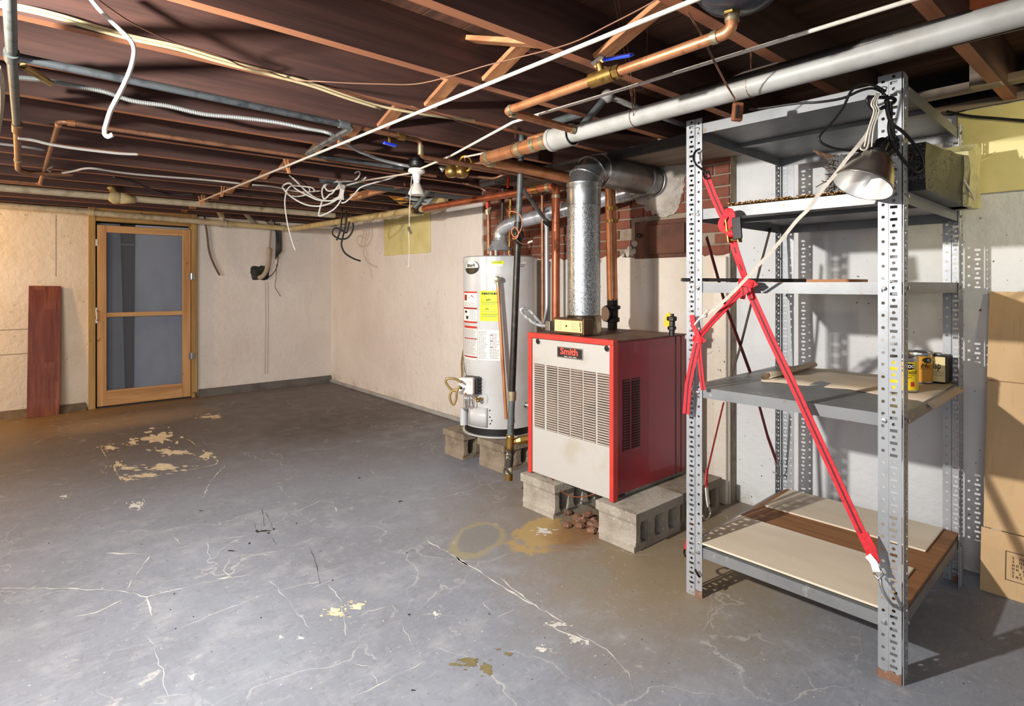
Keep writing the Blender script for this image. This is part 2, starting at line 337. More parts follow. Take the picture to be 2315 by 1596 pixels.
    s.l(P, dv.inputs[0]); s.l(scl.outputs[0], dv.inputs[1])
    vo = s.n('TexVoronoi', feature='DISTANCE_TO_EDGE'); vo.inputs['Scale'].default_value = 1.25; s.l(dv.outputs[0], vo.inputs['Vector'])
    ck = s.math('MULTIPLY', s.ramp(vo.outputs['Distance'], 0.001, 0.0055, 1, 0), s.ramp(s.noise(s.mapping(loc=(3, 3, 0)), 2.6, 3), 0.44, 0.58))
    col = s.mix(s.math('MULTIPLY', ck, 0.5), col, c(190, 189, 186))
    s.set(**{'Base Color': col, 'Roughness': s.ramp(n2, 0.3, 0.7, 0.42, 0.68)})
    s.b.inputs['Specular IOR Level'].default_value = 0.35
    s.bump(s.math('ADD', n3, s.math('MULTIPLY', n2, 2.0)), 0.22, 0.006)
    return s.m
MT['floor'] = floor_mat()

# ------------------------------------------------------------------ mesh helpers
class MB:
    def __init__(s): s.v = []; s.f = []; s.mi = []; s.cur = 0
    def add(s, verts, faces):
        o = len(s.v); s.v += [Vector(p) for p in verts]
        for f in faces: s.f.append([o + i for i in f]); s.mi.append(s.cur)
        return s
    def box(s, a, b):
        a = Vector(a); b = Vector(b)
        x0, x1 = sorted((a.x, b.x)); y0, y1 = sorted((a.y, b.y)); z0, z1 = sorted((a.z, b.z))
        return s.add([(x0,y0,z0),(x1,y0,z0),(x1,y1,z0),(x0,y1,z0),(x0,y0,z1),(x1,y0,z1),(x1,y1,z1),(x0,y1,z1)],
                     [(0,3,2,1),(4,5,6,7),(0,1,5,4),(1,2,6,5),(2,3,7,6),(3,0,4,7)])
    def obox(s, ctr, ax, ay, az):
        """box from its centre and three half-axis vectors"""
        ctr = Vector(ctr); ax, ay, az = Vector(ax), Vector(ay), Vector(az)
        vs = [ctr + ax*i + ay*j + az*k for k in (-1,1) for (i,j) in ((-1,-1),(1,-1),(1,1),(-1,1))]
        fs = [(0,3,2,1),(4,5,6,7),(0,1,5,4),(1,2,6,5),(2,3,7,6),(3,0,4,7)]
        if ax.cross(ay).dot(az) < 0: fs = [tuple(reversed(f)) for f in fs]
        return s.add(vs, fs)
    def beam(s, a, b, w, t, up=(0,0,1)):
        """straight bar from a to b, w wide across, t thick along up"""
        a, b = Vector(a), Vector(b); d = (b - a); L = d.length; d.normalize()
        sd = d.cross(Vector(up)).normalized(); u = sd.cross(d)
        return s.obox((a + b) / 2, d * L / 2, sd * w / 2, u * t / 2)
    def tube(s, pts, r, seg=10, cap=True, radii=None):
        pts = [Vector(p) for p in pts]; n = len(pts); o = len(s.v)
        T = []
        for i in range(n):
            d = pts[min(i+1, n-1)] - pts[max(i-1, 0)]
            T.append(d.normalized() if d.length > 1e-9 else Vector((0,0,1)))
        ref = Vector((0,0,1)) if abs(T[0].z) < 0.9 else Vector((1,0,0))
        u = T[0].cross(ref).normalized()
        for i in range(n):
            u = (u - T[i] * u.dot(T[i])).normalized(); v = T[i].cross(u)
            rr = radii[i] if radii else r
            for k in range(seg):
                a = 2 * math.pi * k / seg
                s.v.append(pts[i] + (u * math.cos(a) + v * math.sin(a)) * rr)
        for i in range(n - 1):
            for k in range(seg):
                k2 = (k + 1) % seg
                s.f.append([o+i*seg+k, o+i*seg+k2, o+(i+1)*seg+k2, o+(i+1)*seg+k]); s.mi.append(s.cur)
        if cap:
            s.f.append([o + k for k in reversed(range(seg))]); s.mi.append(s.cur)
            s.f.append([o + (n-1)*seg + k for k in range(seg)]); s.mi.append(s.cur)
        return s
    def lathe(s, base, axis, prof, seg=24, cap=True):
        """profile of (radius, distance along axis)"""
        base = Vector(base); axis = Vector(axis).normalized()
        return s.tube2([base + axis * h for _, h in prof], axis, [r for r, _ in prof], seg, cap)
    def tube2(s, pts, axis, radii, seg, cap):
        o = len(s.v); ref = Vector((0,0,1)) if abs(axis.z) < 0.9 else Vector((1,0,0))
        u = axis.cross(ref).normalized(); v = axis.cross(u); n = len(pts)
        for p, r in zip(pts, radii):
            for k in range(seg):
                a = 2*math.pi*k/seg; s.v.append(p + (u*math.cos(a) + v*math.sin(a)) * r)
        for i in range(n-1):
            for k in range(seg):
                k2 = (k+1) % seg
                s.f.append([o+i*seg+k, o+i*seg+k2, o+(i+1)*seg+k2, o+(i+1)*seg+k]); s.mi.append(s.cur)
        if cap:
            s.f.append([o + k for k in reversed(range(seg))]); s.mi.append(s.cur)
            s.f.append([o + (n-1)*seg + k for k in range(seg)]); s.mi.append(s.cur)
        return s
    def prism(s, poly, d):
        """extrude a planar polygon by the vector d"""
        poly = [Vector(p) for p in poly]; d = Vector(d); n = len(poly); o = len(s.v)
        s.v += poly + [p + d for p in poly]
        s.f.append([o + i for i in reversed(range(n))]); s.mi.append(s.cur)
        s.f.append([o + n + i for i in range(n)]); s.mi.append(s.cur)
        for i in range(n):
            j = (i+1) % n; s.f.append([o+i, o+j, o+n+j, o+n+i]); s.mi.append(s.cur)
        return s
    def strap(s, pts, wid, th, nrm):
        """flat band along pts; nrm faces out of its flat side"""
        pts = [Vector(p) for p in pts]; n = len(pts); o = len(s.v)
        for i, p in enumerate(pts):
            t = (pts[min(i+1,n-1)] - pts[max(i-1,0)]).normalized()
            nn = Vector(nrm(i/(n-1)) if callable(nrm) else nrm); nn = (nn - t*nn.dot(t)).normalized(); sd = t.cross(nn)
            for a, b in ((-1,-1),(1,-1),(1,1),(-1,1)): s.v.append(p + sd*a*wid/2 + nn*b*th/2)
        for i in range(n-1):
            for k in range(4):
                k2 = (k+1)%4; s.f.append([o+i*4+k, o+i*4+k2, o+(i+1)*4+k2, o+(i+1)*4+k]); s.mi.append(s.cur)
        s.f.append([o+3,o+2,o+1,o]); s.mi.append(s.cur)
        e = o+(n-1)*4; s.f.append([e,e+1,e+2,e+3]); s.mi.append(s.cur)
        return s
    def sphere(s, ctr, r, sx=1, sy=1, sz=1, seg=12, rings=8):
        ctr = Vector(ctr); o = len(s.v)
        for i in range(rings+1):
            a = math.pi*i/rings
            for k in range(seg):
                b = 2*math.pi*k/seg
                s.v.append(ctr + Vector((math.sin(a)*math.cos(b)*r*sx, math.sin(a)*math.sin(b)*r*sy, math.cos(a)*r*sz)))
        for i in range(rings):
            for k in range(seg):
                k2=(k+1)%seg; s.f.append([o+i*seg+k, o+(i+1)*seg+k, o+(i+1)*seg+k2, o+i*seg+k2]); s.mi.append(s.cur)
        return s
    def build(s, name, m, parent=None, bevel=0.0, smooth=False, label=None, kind=None, segs=2, org=None):
        """link the collected shapes as ONE mesh object whose parent's base is its origin"""
        me = bpy.data.meshes.new(name)
        if parent is not None: org = Vector(parent['_o'])
        elif org is None:
            xs = [p.x for p in s.v]; ys = [p.y for p in s.v]; zs = [p.z for p in s.v]
            org = Vector(((min(xs)+max(xs))/2, (min(ys)+max(ys))/2, min(zs)))
        org = Vector(org)
        me.from_pydata([p - org for p in s.v], [], s.f)
        ms = m if isinstance(m, (list, tuple)) else [m]
        for k in ms: me.materials.append(MT[k] if isinstance(k, str) else k)
        if len(ms) > 1: me.polygons.foreach_set('material_index', s.mi)
        if smooth: me.polygons.foreach_set('use_smooth', [True]*len(me.polygons))
        me.update()
        o = bpy.data.objects.new(name, me); COL.objects.link(o)
        o['_o'] = tuple(org)
        if parent is not None: o.parent = parent
        else: o.location = org
        if bevel:
            b = o.modifiers.new('bevel', 'BEVEL'); b.width = bevel; b.segments = segs; b.limit_method = 'ANGLE'; b.angle_limit = R_(40)
        if smooth and smooth != 2:
            e = o.modifiers.new('edges', 'EDGE_SPLIT'); e.split_angle = R_(48)
        if label: o['label'] = label
        if kind: o['kind'] = kind
        return o

def tag(o, label, cat, group=None):
    o['label'] = label; o['category'] = cat
    if group: o['group'] = group
    return o
def thing(name, label, cat, loc, group=None):
    o = bpy.data.objects.new(name, None); COL.objects.link(o)
    o.location = loc; o.empty_display_size = 0.05; o['_o'] = tuple(loc)
    return tag(o, label, cat, group)
def struct(o, label=None):
    o['kind'] = 'structure'
    if label: o['label'] = label
    return o
def root_struct(name, label, loc=(0,0,0)):
    o = bpy.data.objects.new(name, None); COL.objects.link(o); o.location = loc; o['_o'] = tuple(loc)
    return struct(o, label)

def rounded(pts, r, seg=6):
    """polyline with its corners rounded like bent pipe"""
    pts = [Vector(p) for p in pts]; out = [pts[0]]
    for i in range(1, len(pts)-1):
        a, b, d = pts[i-1], pts[i], pts[i+1]
        da, dd = (a-b), (d-b); k = min(r, da.length*0.45, dd.length*0.45)
        p0 = b + da.normalized()*k; p1 = b + dd.normalized()*k
        for j in range(seg+1):
            t = j/seg; out.append(p0*(1-t)**2 + b*2*t*(1-t) + p1*t*t)
    out.append(pts[-1]); return out
def spline(pts, n=8):
    pts = [Vector(p) for p in pts]; out = []
    P = [pts[0]*2-pts[1]] + pts + [pts[-1]*2-pts[-2]]
    for i in range(1, len(P)-2):
        a, b, d, e = P[i-1], P[i], P[i+1], P[i+2]
        for j in range(n):
            t = j/n
            out.append(0.5*((2*b) + (d-a)*t + (2*a-5*b+4*d-e)*t*t + (3*b-a-3*d+e)*t**3))
    out.append(pts[-1]); return out
def text_mesh(body, size, italic=False, bold=0.0):
    cu = bpy.data.curves.new('lettering', 'FONT'); cu.body = body; cu.size = size
    cu.align_x = 'CENTER'; cu.align_y = 'CENTER'; cu.resolution_u = 2
    if italic: cu.shear = 0.25
    if bold: cu.offset = bold
    ob = bpy.data.objects.new('lettering', cu)
    me = bpy.data.meshes.new_from_object(ob)
    vs = [Vector((v.co.x, v.co.y)) for v in me.vertices]; fs = [list(p.vertices) for p in me.polygons]
    bpy.data.objects.remove(ob); bpy.data.curves.remove(cu); bpy.data.meshes.remove(me)
    return vs, fs
def cable(name, pts, r, m, label, cat='cable', group=None, n=8, seg=8, parent=None, raw=False):
    mb = MB().tube(pts if raw else spline(pts, n), r, seg)
    o = mb.build(name, m, parent, smooth=2)
    if parent is None: tag(o, label, cat, group)
    elif label: o['label'] = label
    return o
def jag(a, b, n, amp, axis):
    """ragged line from a to b, jittered along axis"""
    a, b, axis = Vector(a), Vector(b), Vector(axis)
    return [a + (b-a)*(i/n) + axis*(random.uniform(-amp, amp) if 0 < i < n else 0) for i in range(n+1)]
# ------------------------------------------------------------------ room shell
YD, XH, XW, XC = 7.42, 3.20, 3.28, 3.20       # door wall, boiler wall, wall behind the shelves, chimney face
TOP = 2.09
fl = struct(MB().box((-3.6, -2.2, -0.12), (3.9, 7.9, 0)).build('floor', 'floor', org=(0,0,0)), 'worn grey painted concrete basement floor with cracks and stains')

wl = root_struct('wall_left', 'cream painted concrete wall holding the screen door', (0, YD, 0))
DX0, DX1 = 0.572, 1.585
MB().box((-3.6, YD, 0), (DX0, YD+0.22, TOP)).build('wall_panel', 'wall_cream', wl)
MB().box((DX1, YD, 0), (3.6, YD+0.22, TOP)).build('wall_panel', 'wall_white', wl)
MB().box((DX0, YD+0.16, 0), (DX1, YD+0.22, TOP)).build('wall_backing', 'dark', wl)
MB().box((-3.6, YD+0.06, TOP), (3.6, YD+0.22, 2.31)).build('rim_board', 'sill_wood', wl)
MB().box((-3.6, YD+0.02, TOP), (3.6, YD+0.2, TOP+0.035)).build('sill_plate', 'sill_wood', wl)
# block joints showing through the paint, sunk lines
g = MB()
for z in (0.62, 0.86): g.box((-0.25, YD-0.002, z-0.004), (0.09 if z > 0.7 else 0.2, YD+0.002, z+0.004))
g.box((0.305, YD-0.002, 1.38), (0.311, YD+0.002, 2.0))
g.build('block_joint', 'wall_crack', wl)
bl = struct(MB().prism([(DX1+0.02, YD-0.045, 0), (DX1+0.02, YD, 0), (DX1+0.02, YD, 0.085), (DX1+0.02, YD-0.02, 0.07)], (XH-DX1-0.02, 0, 0)).build('baseboard_left', mat('cove_paint', c(98, 94, 92), 0.7, 0, [(c(72, 66, 62), 6, 0.45, 0.7)], 0.3, 40)), 'grey painted cove along the foot of the door wall')
struct(MB().prism([(-3.6, YD-0.05, 0), (-3.6, YD, 0), (-3.6, YD, 0.075), (-3.6, YD-0.02, 0.05)], (3.6+DX0-0.02, 0, 0)).build('baseboard_left', mat('dirty_cove', c(116, 98, 74), 0.8, 0, [(c(84, 68, 52), 6, 0.45, 0.7)], 0.4, 40)), 'dirty brown cove beside the leaning plank')

wr = root_struct('wall_right', 'white painted concrete wall behind the water heater', (XH, 5, 0))
edge = jag((XH, 4.12, 0.0), (XH, 4.12, TOP-0.02), 34, 0.012, (0, 1, 0))
top = jag((XH, 4.12, TOP-0.02), (XH, YD+0.2, TOP-0.02), 40, 0.012, (0, 0, 1))
MB().prism(edge + top[1:] + [Vector((XH, YD+0.2, 0))], (0.3, 0, 0)).build('wall_panel', 'wall_white', wr)
MB().box((XH+0.05, 4.15, TOP), (XH+0.3, YD+0.2, 2.31)).build('rim_board', 'sill_wood', wr)
MB().box((XH-0.03, 4.2, 0), (XH, YD, 0.035)).build('foot_strip', 'pvc', wr, bevel=0.004)
wb = root_struct('wall_back', 'white painted wall behind the steel shelves', (XW, 0, 0))
top = jag((XW, -2.2, TOP), (XW, 1.734, TOP), 60, 0.012, (0, 0, 1))
MB().prism([Vector((XW, -2.2, 0))] + top + [Vector((XW, 1.734, 0))], (0.3, 0, 0)).build('wall_panel', 'wall_grey', wb)
MB().box((XW+0.03, -2.2, TOP), (XW+0.3, 1.72, 2.31)).build('rim_board', 'sill_wood', wb)
MB().box((XW-0.02, -2.2, TOP+0.002), (XW+0.2, 1.72, TOP+0.04)).build('sill_plate', 'dirty_plank', wb, bevel=0.006)
MB().box((3.06, -2.2, 2.125), (3.12, 1.4, 2.16)).build('batten', 'dirty_plank', wb)

# ceiling: joists with their boards and bracing, each a piece of the ceiling
JZ, JH, JT = 2.10, 0.19, 0.044
ce = root_struct('ceiling', 'open ceiling of brown floor joists and subfloor boards', (0, 0, JZ))
JY = [-1.83, -1.37, -0.91, -0.45, 0.0, 0.475, 0.935, 1.395, 1.839, 2.269, 2.72, 3.202, 3.719, 4.182, 4.645, 5.109, 5.573, 6.04, 6.5, 6.96, 7.36]
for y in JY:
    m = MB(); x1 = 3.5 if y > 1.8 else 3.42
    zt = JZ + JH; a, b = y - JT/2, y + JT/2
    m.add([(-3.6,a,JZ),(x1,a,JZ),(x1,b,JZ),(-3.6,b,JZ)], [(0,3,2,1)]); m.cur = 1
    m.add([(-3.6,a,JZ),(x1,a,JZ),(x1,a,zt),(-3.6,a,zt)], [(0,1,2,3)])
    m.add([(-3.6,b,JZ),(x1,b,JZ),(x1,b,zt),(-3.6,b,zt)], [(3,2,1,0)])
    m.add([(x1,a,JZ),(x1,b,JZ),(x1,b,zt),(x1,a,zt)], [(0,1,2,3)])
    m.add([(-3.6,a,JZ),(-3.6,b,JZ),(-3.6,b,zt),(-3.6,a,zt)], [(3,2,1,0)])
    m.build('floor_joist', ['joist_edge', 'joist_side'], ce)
x = -3.6
while x < 3.9:
    wdt = 0.182
    MB().box((x, -2.2, JZ+JH+0.001), (x+wdt-0.005, 7.9, JZ+JH+0.02)).build('subfloor_board', 'subfloor', ce)
    x += wdt
def brace(x, y0, y1, up):
    za, zb = (JZ+0.165, JZ+0.02) if up else (JZ+0.02, JZ+0.165)
    m = MB().beam((x, y0, za), (x, y1, zb), 0.064, 0.019, up=(0, 0, 1))
    return m.build('bridging_brace', 'brace', ce, bevel=0.002, segs=1)
for i in range(7, len(JY)-1):
    y0, y1 = JY[i] + JT/2, JY[i+1] - JT/2
    brace(1.44, y0, y1, True); brace(1.36 if i % 2 else 1.53, y0, y1, False)
for (x, i) in ((1.60, 6), (1.52, 5)):
    brace(x, JY[i]+JT/2, JY[i+1]-JT/2, True)
# beam end standing over the sill beside the shelves
MB().box((2.93, 0.455, JZ-0.005), (3.0, 0.555, JZ+0.17)).build('joist_end_block', 'dirty_plank', ce, bevel=0.004)
MB().box((2.4, 0.02+JT/2, JZ+0.03), (2.44, 0.475-JT/2, JZ+0.19)).build('blocking', mat('lit_orange_lumber', c(206, 108, 56), 0.6, 0, [(c(176, 84, 44), 6, 0.4, 0.7, (1, 8, 8))]), ce)  # orange of the lit wood is put into its colour

# plank along the top of the chimney
pl = MB().box((2.72, 1.55, JZ-0.045), (3.19, 3.35, JZ-0.003))
o = pl.build('ceiling_plank', ['dirty_plank'], bevel=0.004); tag(o, 'dirty pale plank fixed under the joists above the metal flue elbow', 'plank')
MB().box((2.69, 1.5, JZ-0.06), (2.715, 3.5, JZ-0.002)).build('edge_board', 'sill_wood', None)
e = bpy.data.objects['edge_board']; e.name = 'edge_board'; tag(e, 'thin dark board along the front edge of the pale plank over the flue', 'board')

# ------------------------------------------------------------------ chimney
ch = thing('brick_chimney', 'red brick chimney with white painted base behind the red boiler', 'chimney', (XC, 2.95, 0))
CY0, CY1, PZ = 1.735, 4.14, 1.485
MB().box((XC+0.012, CY0, 0), (XC+0.34, CY1, 2.3)).build('mortar_core', 'mortar', ch)
edge = jag((XC-0.004, CY0, PZ), (XC-0.004, CY1, PZ+0.02), 60, 0.016, (0, 0, 1))
MB().prism([Vector((XC-0.004, CY0, 0))] + edge + [Vector((XC-0.004, CY1, 0))], (0.02, 0, 0)).build('painted_base', 'wall_lower', ch)
bmesh_cache = []
for k in range(3):
    m = MB().box((0, -0.098, -0.0285), (0.05, 0.098, 0.0285))
    for v in m.v: v += Vector((random.uniform(-.003,.003), random.uniform(-.003,.003), random.uniform(-.002,.002)))
    me = bpy.data.meshes.new('brick'); me.from_pydata(m.v, [], m.f); me.materials.append(MT['brick']); bmesh_cache.append(me)
half = bpy.data.meshes.new('half_brick'); hm = MB().box((0, -0.046, -0.0285), (0.05, 0.046, 0.0285)); half.from_pydata(hm.v, [], hm.f); half.materials.append(MT['brick'])
CL = (at(1437, 560, X=XC).y, at(1562, 560, X=XC).y)   # cleanout door span
row = 0; z = PZ + 0.022
while z < 2.24:
    y = CY0 + (0.0 if row % 2 == 0 else 0.105)
    while y < CY1 - 0.05:
        ln = 0.206
        yc = y + ln/2
        ok = yc < CY1 - 0.09
        if 1.46 < z < 1.76 and CL[1]-0.09 < yc < CL[0]+0.09: ok = False
        if ok:
            b = bpy.data.objects.new('brick', random.choice(bmesh_cache)); COL.objects.link(b); b.parent = ch
            b.location = Vector((XC + random.uniform(-0.004, 0.003), yc, z)) - Vector(ch['_o'])
        y += ln
    if row % 2:
        b = bpy.data.objects.new('brick', half); COL.objects.link(b); b.parent = ch; b.location = Vector((XC, CY0+0.05, z)) - Vector(ch['_o'])
    z += 0.0695; row += 1
# iron cleanout door let into the bricks
zA, zB = at(1500, 583, X=XC).z, at(1500, 497, X=XC).z
cd = MB().box((XC-0.012, CL[1], zA), (XC+0.03, CL[0], zB)).build('cleanout_frame', 'cleanout', ch, bevel=0.004)
MB().box((XC-0.03, CL[1]+0.03, zA+0.025), (XC-0.008, CL[0]-0.085, zB-0.03)).build('cleanout_door', 'cleanout', cd, bevel=0.006)
p = at(1447, 533, X=XC-0.02)
MB().lathe(p, (-1,0,0), [(0.006,0),(0.006,0.012),(0.016,0.013),(0.016,0.022),(0.008,0.026)], 14).build('cleanout_knob', 'iron', cd, smooth=True)
# mortar lumps and crumbs below the cleanout
m = MB()
for k in range(9):
    p = at(1410+k*3.4+random.uniform(-4,4), 562+random.uniform(-14,16), X=XC-0.01)
    m.sphere(p, random.uniform(0.012,0.026), 0.5, 1, 1, 8, 5)
m.build('mortar_lump', 'plaster', ch, smooth=2)
# plaster collar round the flue
fc = Vector((XC, 2.228, 1.965))
n = 56; poly = []; pol2 = []; pol3 = []
for k in range(n):
    a = 2*math.pi*k/n
    r = 0.225 + 0.03*math.sin(3*a+1) + random.uniform(-0.016, 0.016)
    rz = r*0.92 if math.sin(a) < 0 else r*0.62
    poly.append(fc + Vector((0.0, math.cos(a)*r, math.sin(a)*rz)))
    pol2.append(fc + Vector((-0.035, math.cos(a)*r*0.8, math.sin(a)*rz*0.84)))
    pol3.append(fc + Vector((-0.05, math.cos(a)*0.128, math.sin(a)*0.128)))
m = MB(); o0 = poly + pol2 + pol3
fs = [(i, (i+1)%n, n+(i+1)%n, n+i) for i in range(n)] + [(n+i, n+(i+1)%n, 2*n+(i+1)%n, 2*n+i) for i in range(n)]
m.add(o0, fs + [tuple(2*n+i for i in range(n))]); m.build('plaster_collar', 'plaster', ch, smooth=2)
# boxed corner strip where the chimney meets the shelf wall
o = MB().box((3.165, 1.74, 0), (3.194, 1.82, 1.465)).build('corner_post', 'wall_lower', None, bevel=0.004); tag(o, 'dirty cream corner post where the chimney meets the shelf wall', 'post')
# ------------------------------------------------------------------ screen door
dr = root_struct('door_1', 'wooden screen door with blue grey sheets behind the screen', (1.08, YD, 0))
tr = root_struct('trim_1', 'pine frame around the screen door', (1.08, YD, 0))
JY0 = YD - 0.035
MB().box((DX0, JY0, 0), (DX0+0.06, YD+0.12, 2.155)).build('jamb', 'jamb', tr, bevel=0.003)
MB().box((DX1-0.06, JY0, 0), (DX1, YD+0.12, 2.155)).build('jamb', 'jamb', tr, bevel=0.003)
MB().box((DX0+0.06, JY0+0.005, 1.965), (DX1-0.06, YD+0.1, 2.055)).build('header', 'jamb_x', tr, bevel=0.003)
MB().box((DX0+0.06, JY0+0.012, 2.065), (DX1-0.06, YD+0.1, 2.145)).build('header', 'jamb_x', tr, bevel=0.003)
LX0, LX1, LZ0, LZ1 = 0.645, 1.518, 0.018, 1.925
yf, yb = YD-0.03, YD+0.0
MB().box((LX0, yf, LZ0), (LX0+0.082, yb, LZ1)).build('stile', 'pine', dr, bevel=0.003)
MB().box((LX1-0.082, yf, LZ0), (LX1, yb, LZ1)).build('stile', 'pine', dr, bevel=0.003)
MB().box((LX0+0.082, yf+0.001, LZ1-0.075), (LX1-0.082, yb, LZ1)).build('rail', 'pine_x', dr, bevel=0.003)
MB().box((LX0+0.082, yf+0.001, LZ0), (LX1-0.082, yb, LZ0+0.16)).build('rail', 'pine_x', dr, bevel=0.003)
MB().box((LX0+0.082, yf+0.004, 0.955), (LX1-0.082, yb, 1.0)).build('rail', 'pine_x', dr, bevel=0.003)
def screen_mat():
    s = NT('fly_screen'); tr_ = s.n('BsdfTransparent'); mx = s.n('MixShader'); mx.inputs[0].default_value = 0.2
    out = s.t.nodes['Material Output']; s.set(**{'Base Color': c(112, 122, 138), 'Roughness': 0.6})
    s.l(tr_.outputs[0], mx.inputs[1]); s.l(s.b.outputs[0], mx.inputs[2]); s.l(mx.outputs[0], out.inputs[0]); return s.m
MT['screen'] = screen_mat()
MB().box((LX0+0.075, yf+0.014, 0.99), (LX1-0.075, yf+0.016, LZ1-0.07)).build('screen_panel', 'screen', dr)
MB().box((LX0+0.075, yf+0.014, LZ0+0.15), (LX1-0.075, yf+0.016, 0.96)).build('screen_panel', 'screen', dr)
gx0, gx1 = at(271, 700, Y=YD+0.06).x, at(306, 700, Y=YD+0.06).x
gb0, gb1 = at(283, 700, Y=YD+0.06).x, at(303, 700, Y=YD+0.06).x
m = MB().prism([(LX0, YD+0.045, 0.03), (gb0, YD+0.045, 0.03), (gx0, YD+0.045, 1.95), (LX0, YD+0.045, 1.95)], (0, 0.012, 0)); m.build('backing_sheet', 'screen_dark', dr, label='darker grey sheet')
m = MB().prism([(gb1, YD+0.05, 0.03), (LX1, YD+0.05, 0.03), (LX1, YD+0.05, 1.95), (gx1, YD+0.05, 1.95)], (0, 0.012, 0)); m.build('backing_sheet', 'screen_blue', dr, label='blue grey sheet')
MB().box((LX0, YD+0.085, 0), (LX1, YD+0.1, 1.95)).build('backing_board', 'brown_gap', dr)
q0, q1 = at(272, 552, Y=YD+0.05), at(303, 553, Y=YD+0.05)
MB().tube([q0, q1], 0.016, 12).build('latch_bolt', 'steel', dr, smooth=True)
h = at(217, 702, Y=yf); h2 = at(218, 724, Y=yf)
m = MB().tube(rounded([h+Vector((0,0,0)), h+Vector((0,-0.035,-0.004)), h2+Vector((0,-0.035,0.004)), h2], 0.02), 0.0065, 8)
m.box(h+Vector((-0.01,-0.004,-0.01)), h+Vector((0.01,0.0,0.03))); m.box(h2+Vector((-0.01,-0.004,-0.03)), h2+Vector((0.01,0,0.01)))
m.build('pull_handle', 'white_metal', dr, smooth=True)
for py in (625, 804):
    p = at(436, py, Y=JY0); p.x = LX1+0.006
    m = MB().box(p+Vector((-0.03,-0.008,-0.035)), p+Vector((0.035,0.006,0.035))).tube([p+Vector((0.0,-0.012,-0.038)), p+Vector((0,-0.012,0.038))], 0.007, 10)
    m.build('hinge', 'steel', dr, smooth=True)
p = at(213, 548, Y=yf)
MB().box(p+Vector((-0.018,-0.004,-0.035)), p+Vector((0.03,0.0,0.035))).build('latch_plate', 'white_metal', dr, bevel=0.002)
MB().box((DX0+0.06, JY0-0.004, 0), (DX1-0.06, YD+0.1, 0.014)).build('threshold', 'sill_wood', tr)

# leaning laminate plank
pb, pt = Vector((0.205, 7.315, 0.0)), Vector((0.222, 7.398, 1.285))
ax = (pt-pb).normalized(); nrm = Vector((0.02,-1,0)); nrm = (nrm-ax*nrm.dot(ax)).normalized(); sd = ax.cross(nrm)
o = MB().obox((pb+pt)/2 + nrm*0.006, sd*0.125, nrm*0.006, ax*(pt-pb).length/2).build('floor_plank', 'laminate', bevel=0.001, segs=1)
tag(o, 'reddish brown laminate plank leaning upright on the wall beside the screen door', 'plank')

# wall hole with bent hose, cables hanging on the door wall
hp = at(588, 617, Y=YD)
n = 22; poly = []
for k in range(n):
    a = 2*math.pi*k/n; r = 1/max(abs(math.cos(a)), abs(math.sin(a)))
    poly.append(hp + Vector((math.cos(a)*r*0.108+random.uniform(-.008,.008), -0.004, math.sin(a)*r*0.085+random.uniform(-.008,.008))))
o = MB().prism(poly, (0, 0.02, 0)).build('wall_hole_patch', 'green_hole'); tag(o, 'mossy grey patch of rough mortar in the door wall where a hose enters', 'patch')
P = lambda px, py, y=YD-0.05: at(px, py, Y=y)
o = MB().tube(spline([P(614,478), P(612,520), P(609,562)], 8), 0.011, 10).build('wall_hose', 'hose'); hs = o
tag(o, 'thin grey pipe running down the door wall into a bent hose', 'hose')
MB().tube(spline([P(608,560), P(606,592), P(602,612), P(594,624), P(586,628, YD)], 8), 0.027, 12).build('hose_sleeve', mat('pale_hose', c(172,156,136), 0.6), hs, smooth=2)
m = MB()
for k in range(5):
    x = 622 + k*2.6
    m.tube(spline([P(x,505), P(x+2,540+3*k), P(x+1,586-4*k), P(x+4,560), P(x+3,512)], 6), 0.005, 6)
m.tube(spline([P(600,496), P(612,512), P(622,520), P(630,535)], 6), 0.006, 6)
m.tube(spline([P(618,470), P(620,505), P(626,530)], 6), 0.006, 6)
m.tube(spline([P(629,560), P(628,590), P(622,612), P(606,628), P(596,632)], 6), 0.005, 6)
m.tube(spline([P(625,598), P(624,625), P(622,648), P(628,660), P(634,670)], 6), 0.003, 6)
o = m.build('cable_bundle', 'black_cable', smooth=2); tag(o, 'bundle of black cables hanging over the mossy wall hole', 'cable bundle')
cable('hanging_cable', [P(462,490), P(468,530), P(472,565), P(482,595), P(496,622)], 0.011, mat('brown_sheath', c(96,78,62), 0.6), 'brown cable end hanging on the wall just beside the screen door frame', 'cable')
# water stain run below the hole
mb = MB()
for px in (600, 606):
    mb.tube([at(px, 636, Y=YD-0.001), at(px+1, 720, Y=YD-0.001), at(px-1, 845, Y=YD-0.001)], 0.003, 4)
mb.build('drip_line', 'wall_crack', bpy.data.objects['wall_left'])

# ------------------------------------------------------------------ yellow boards and marks on the boiler wall
p0, p1 = at(868, 566, X=XH-0.012), at(972, 558, X=XH-0.012)
tp = at(870, 487, X=XH-0.012).z
o = MB().box((XH-0.014, p1.y, 1.625), (XH-0.001, p0.y, 2.04)).build('vent_board', 'foam', bevel=0.003); tag(o, 'square yellowish board covering an opening high on the wall left of the heater'.replace('left of', 'behind'), 'board')
q = at(2150, 430, X=XW-0.015)
o = MB().box((XW-0.018, -1.2, 1.705), (XW-0.001, 0.66, TOP-0.004)).build('insulation_board', 'foam', bevel=0.003); tag(o, 'long yellow board covering the top of the wall beside the shelves', 'board')
cable('wall_cable', [at(2140,252,X=XW-0.03), at(2190,262,X=XW-0.03), at(2260,268,X=XW-0.03), at(2330,274,X=XW-0.03)], 0.006, 'black_cable', 'black cable stretched across the yellow board at the top of the wall', 'cable')

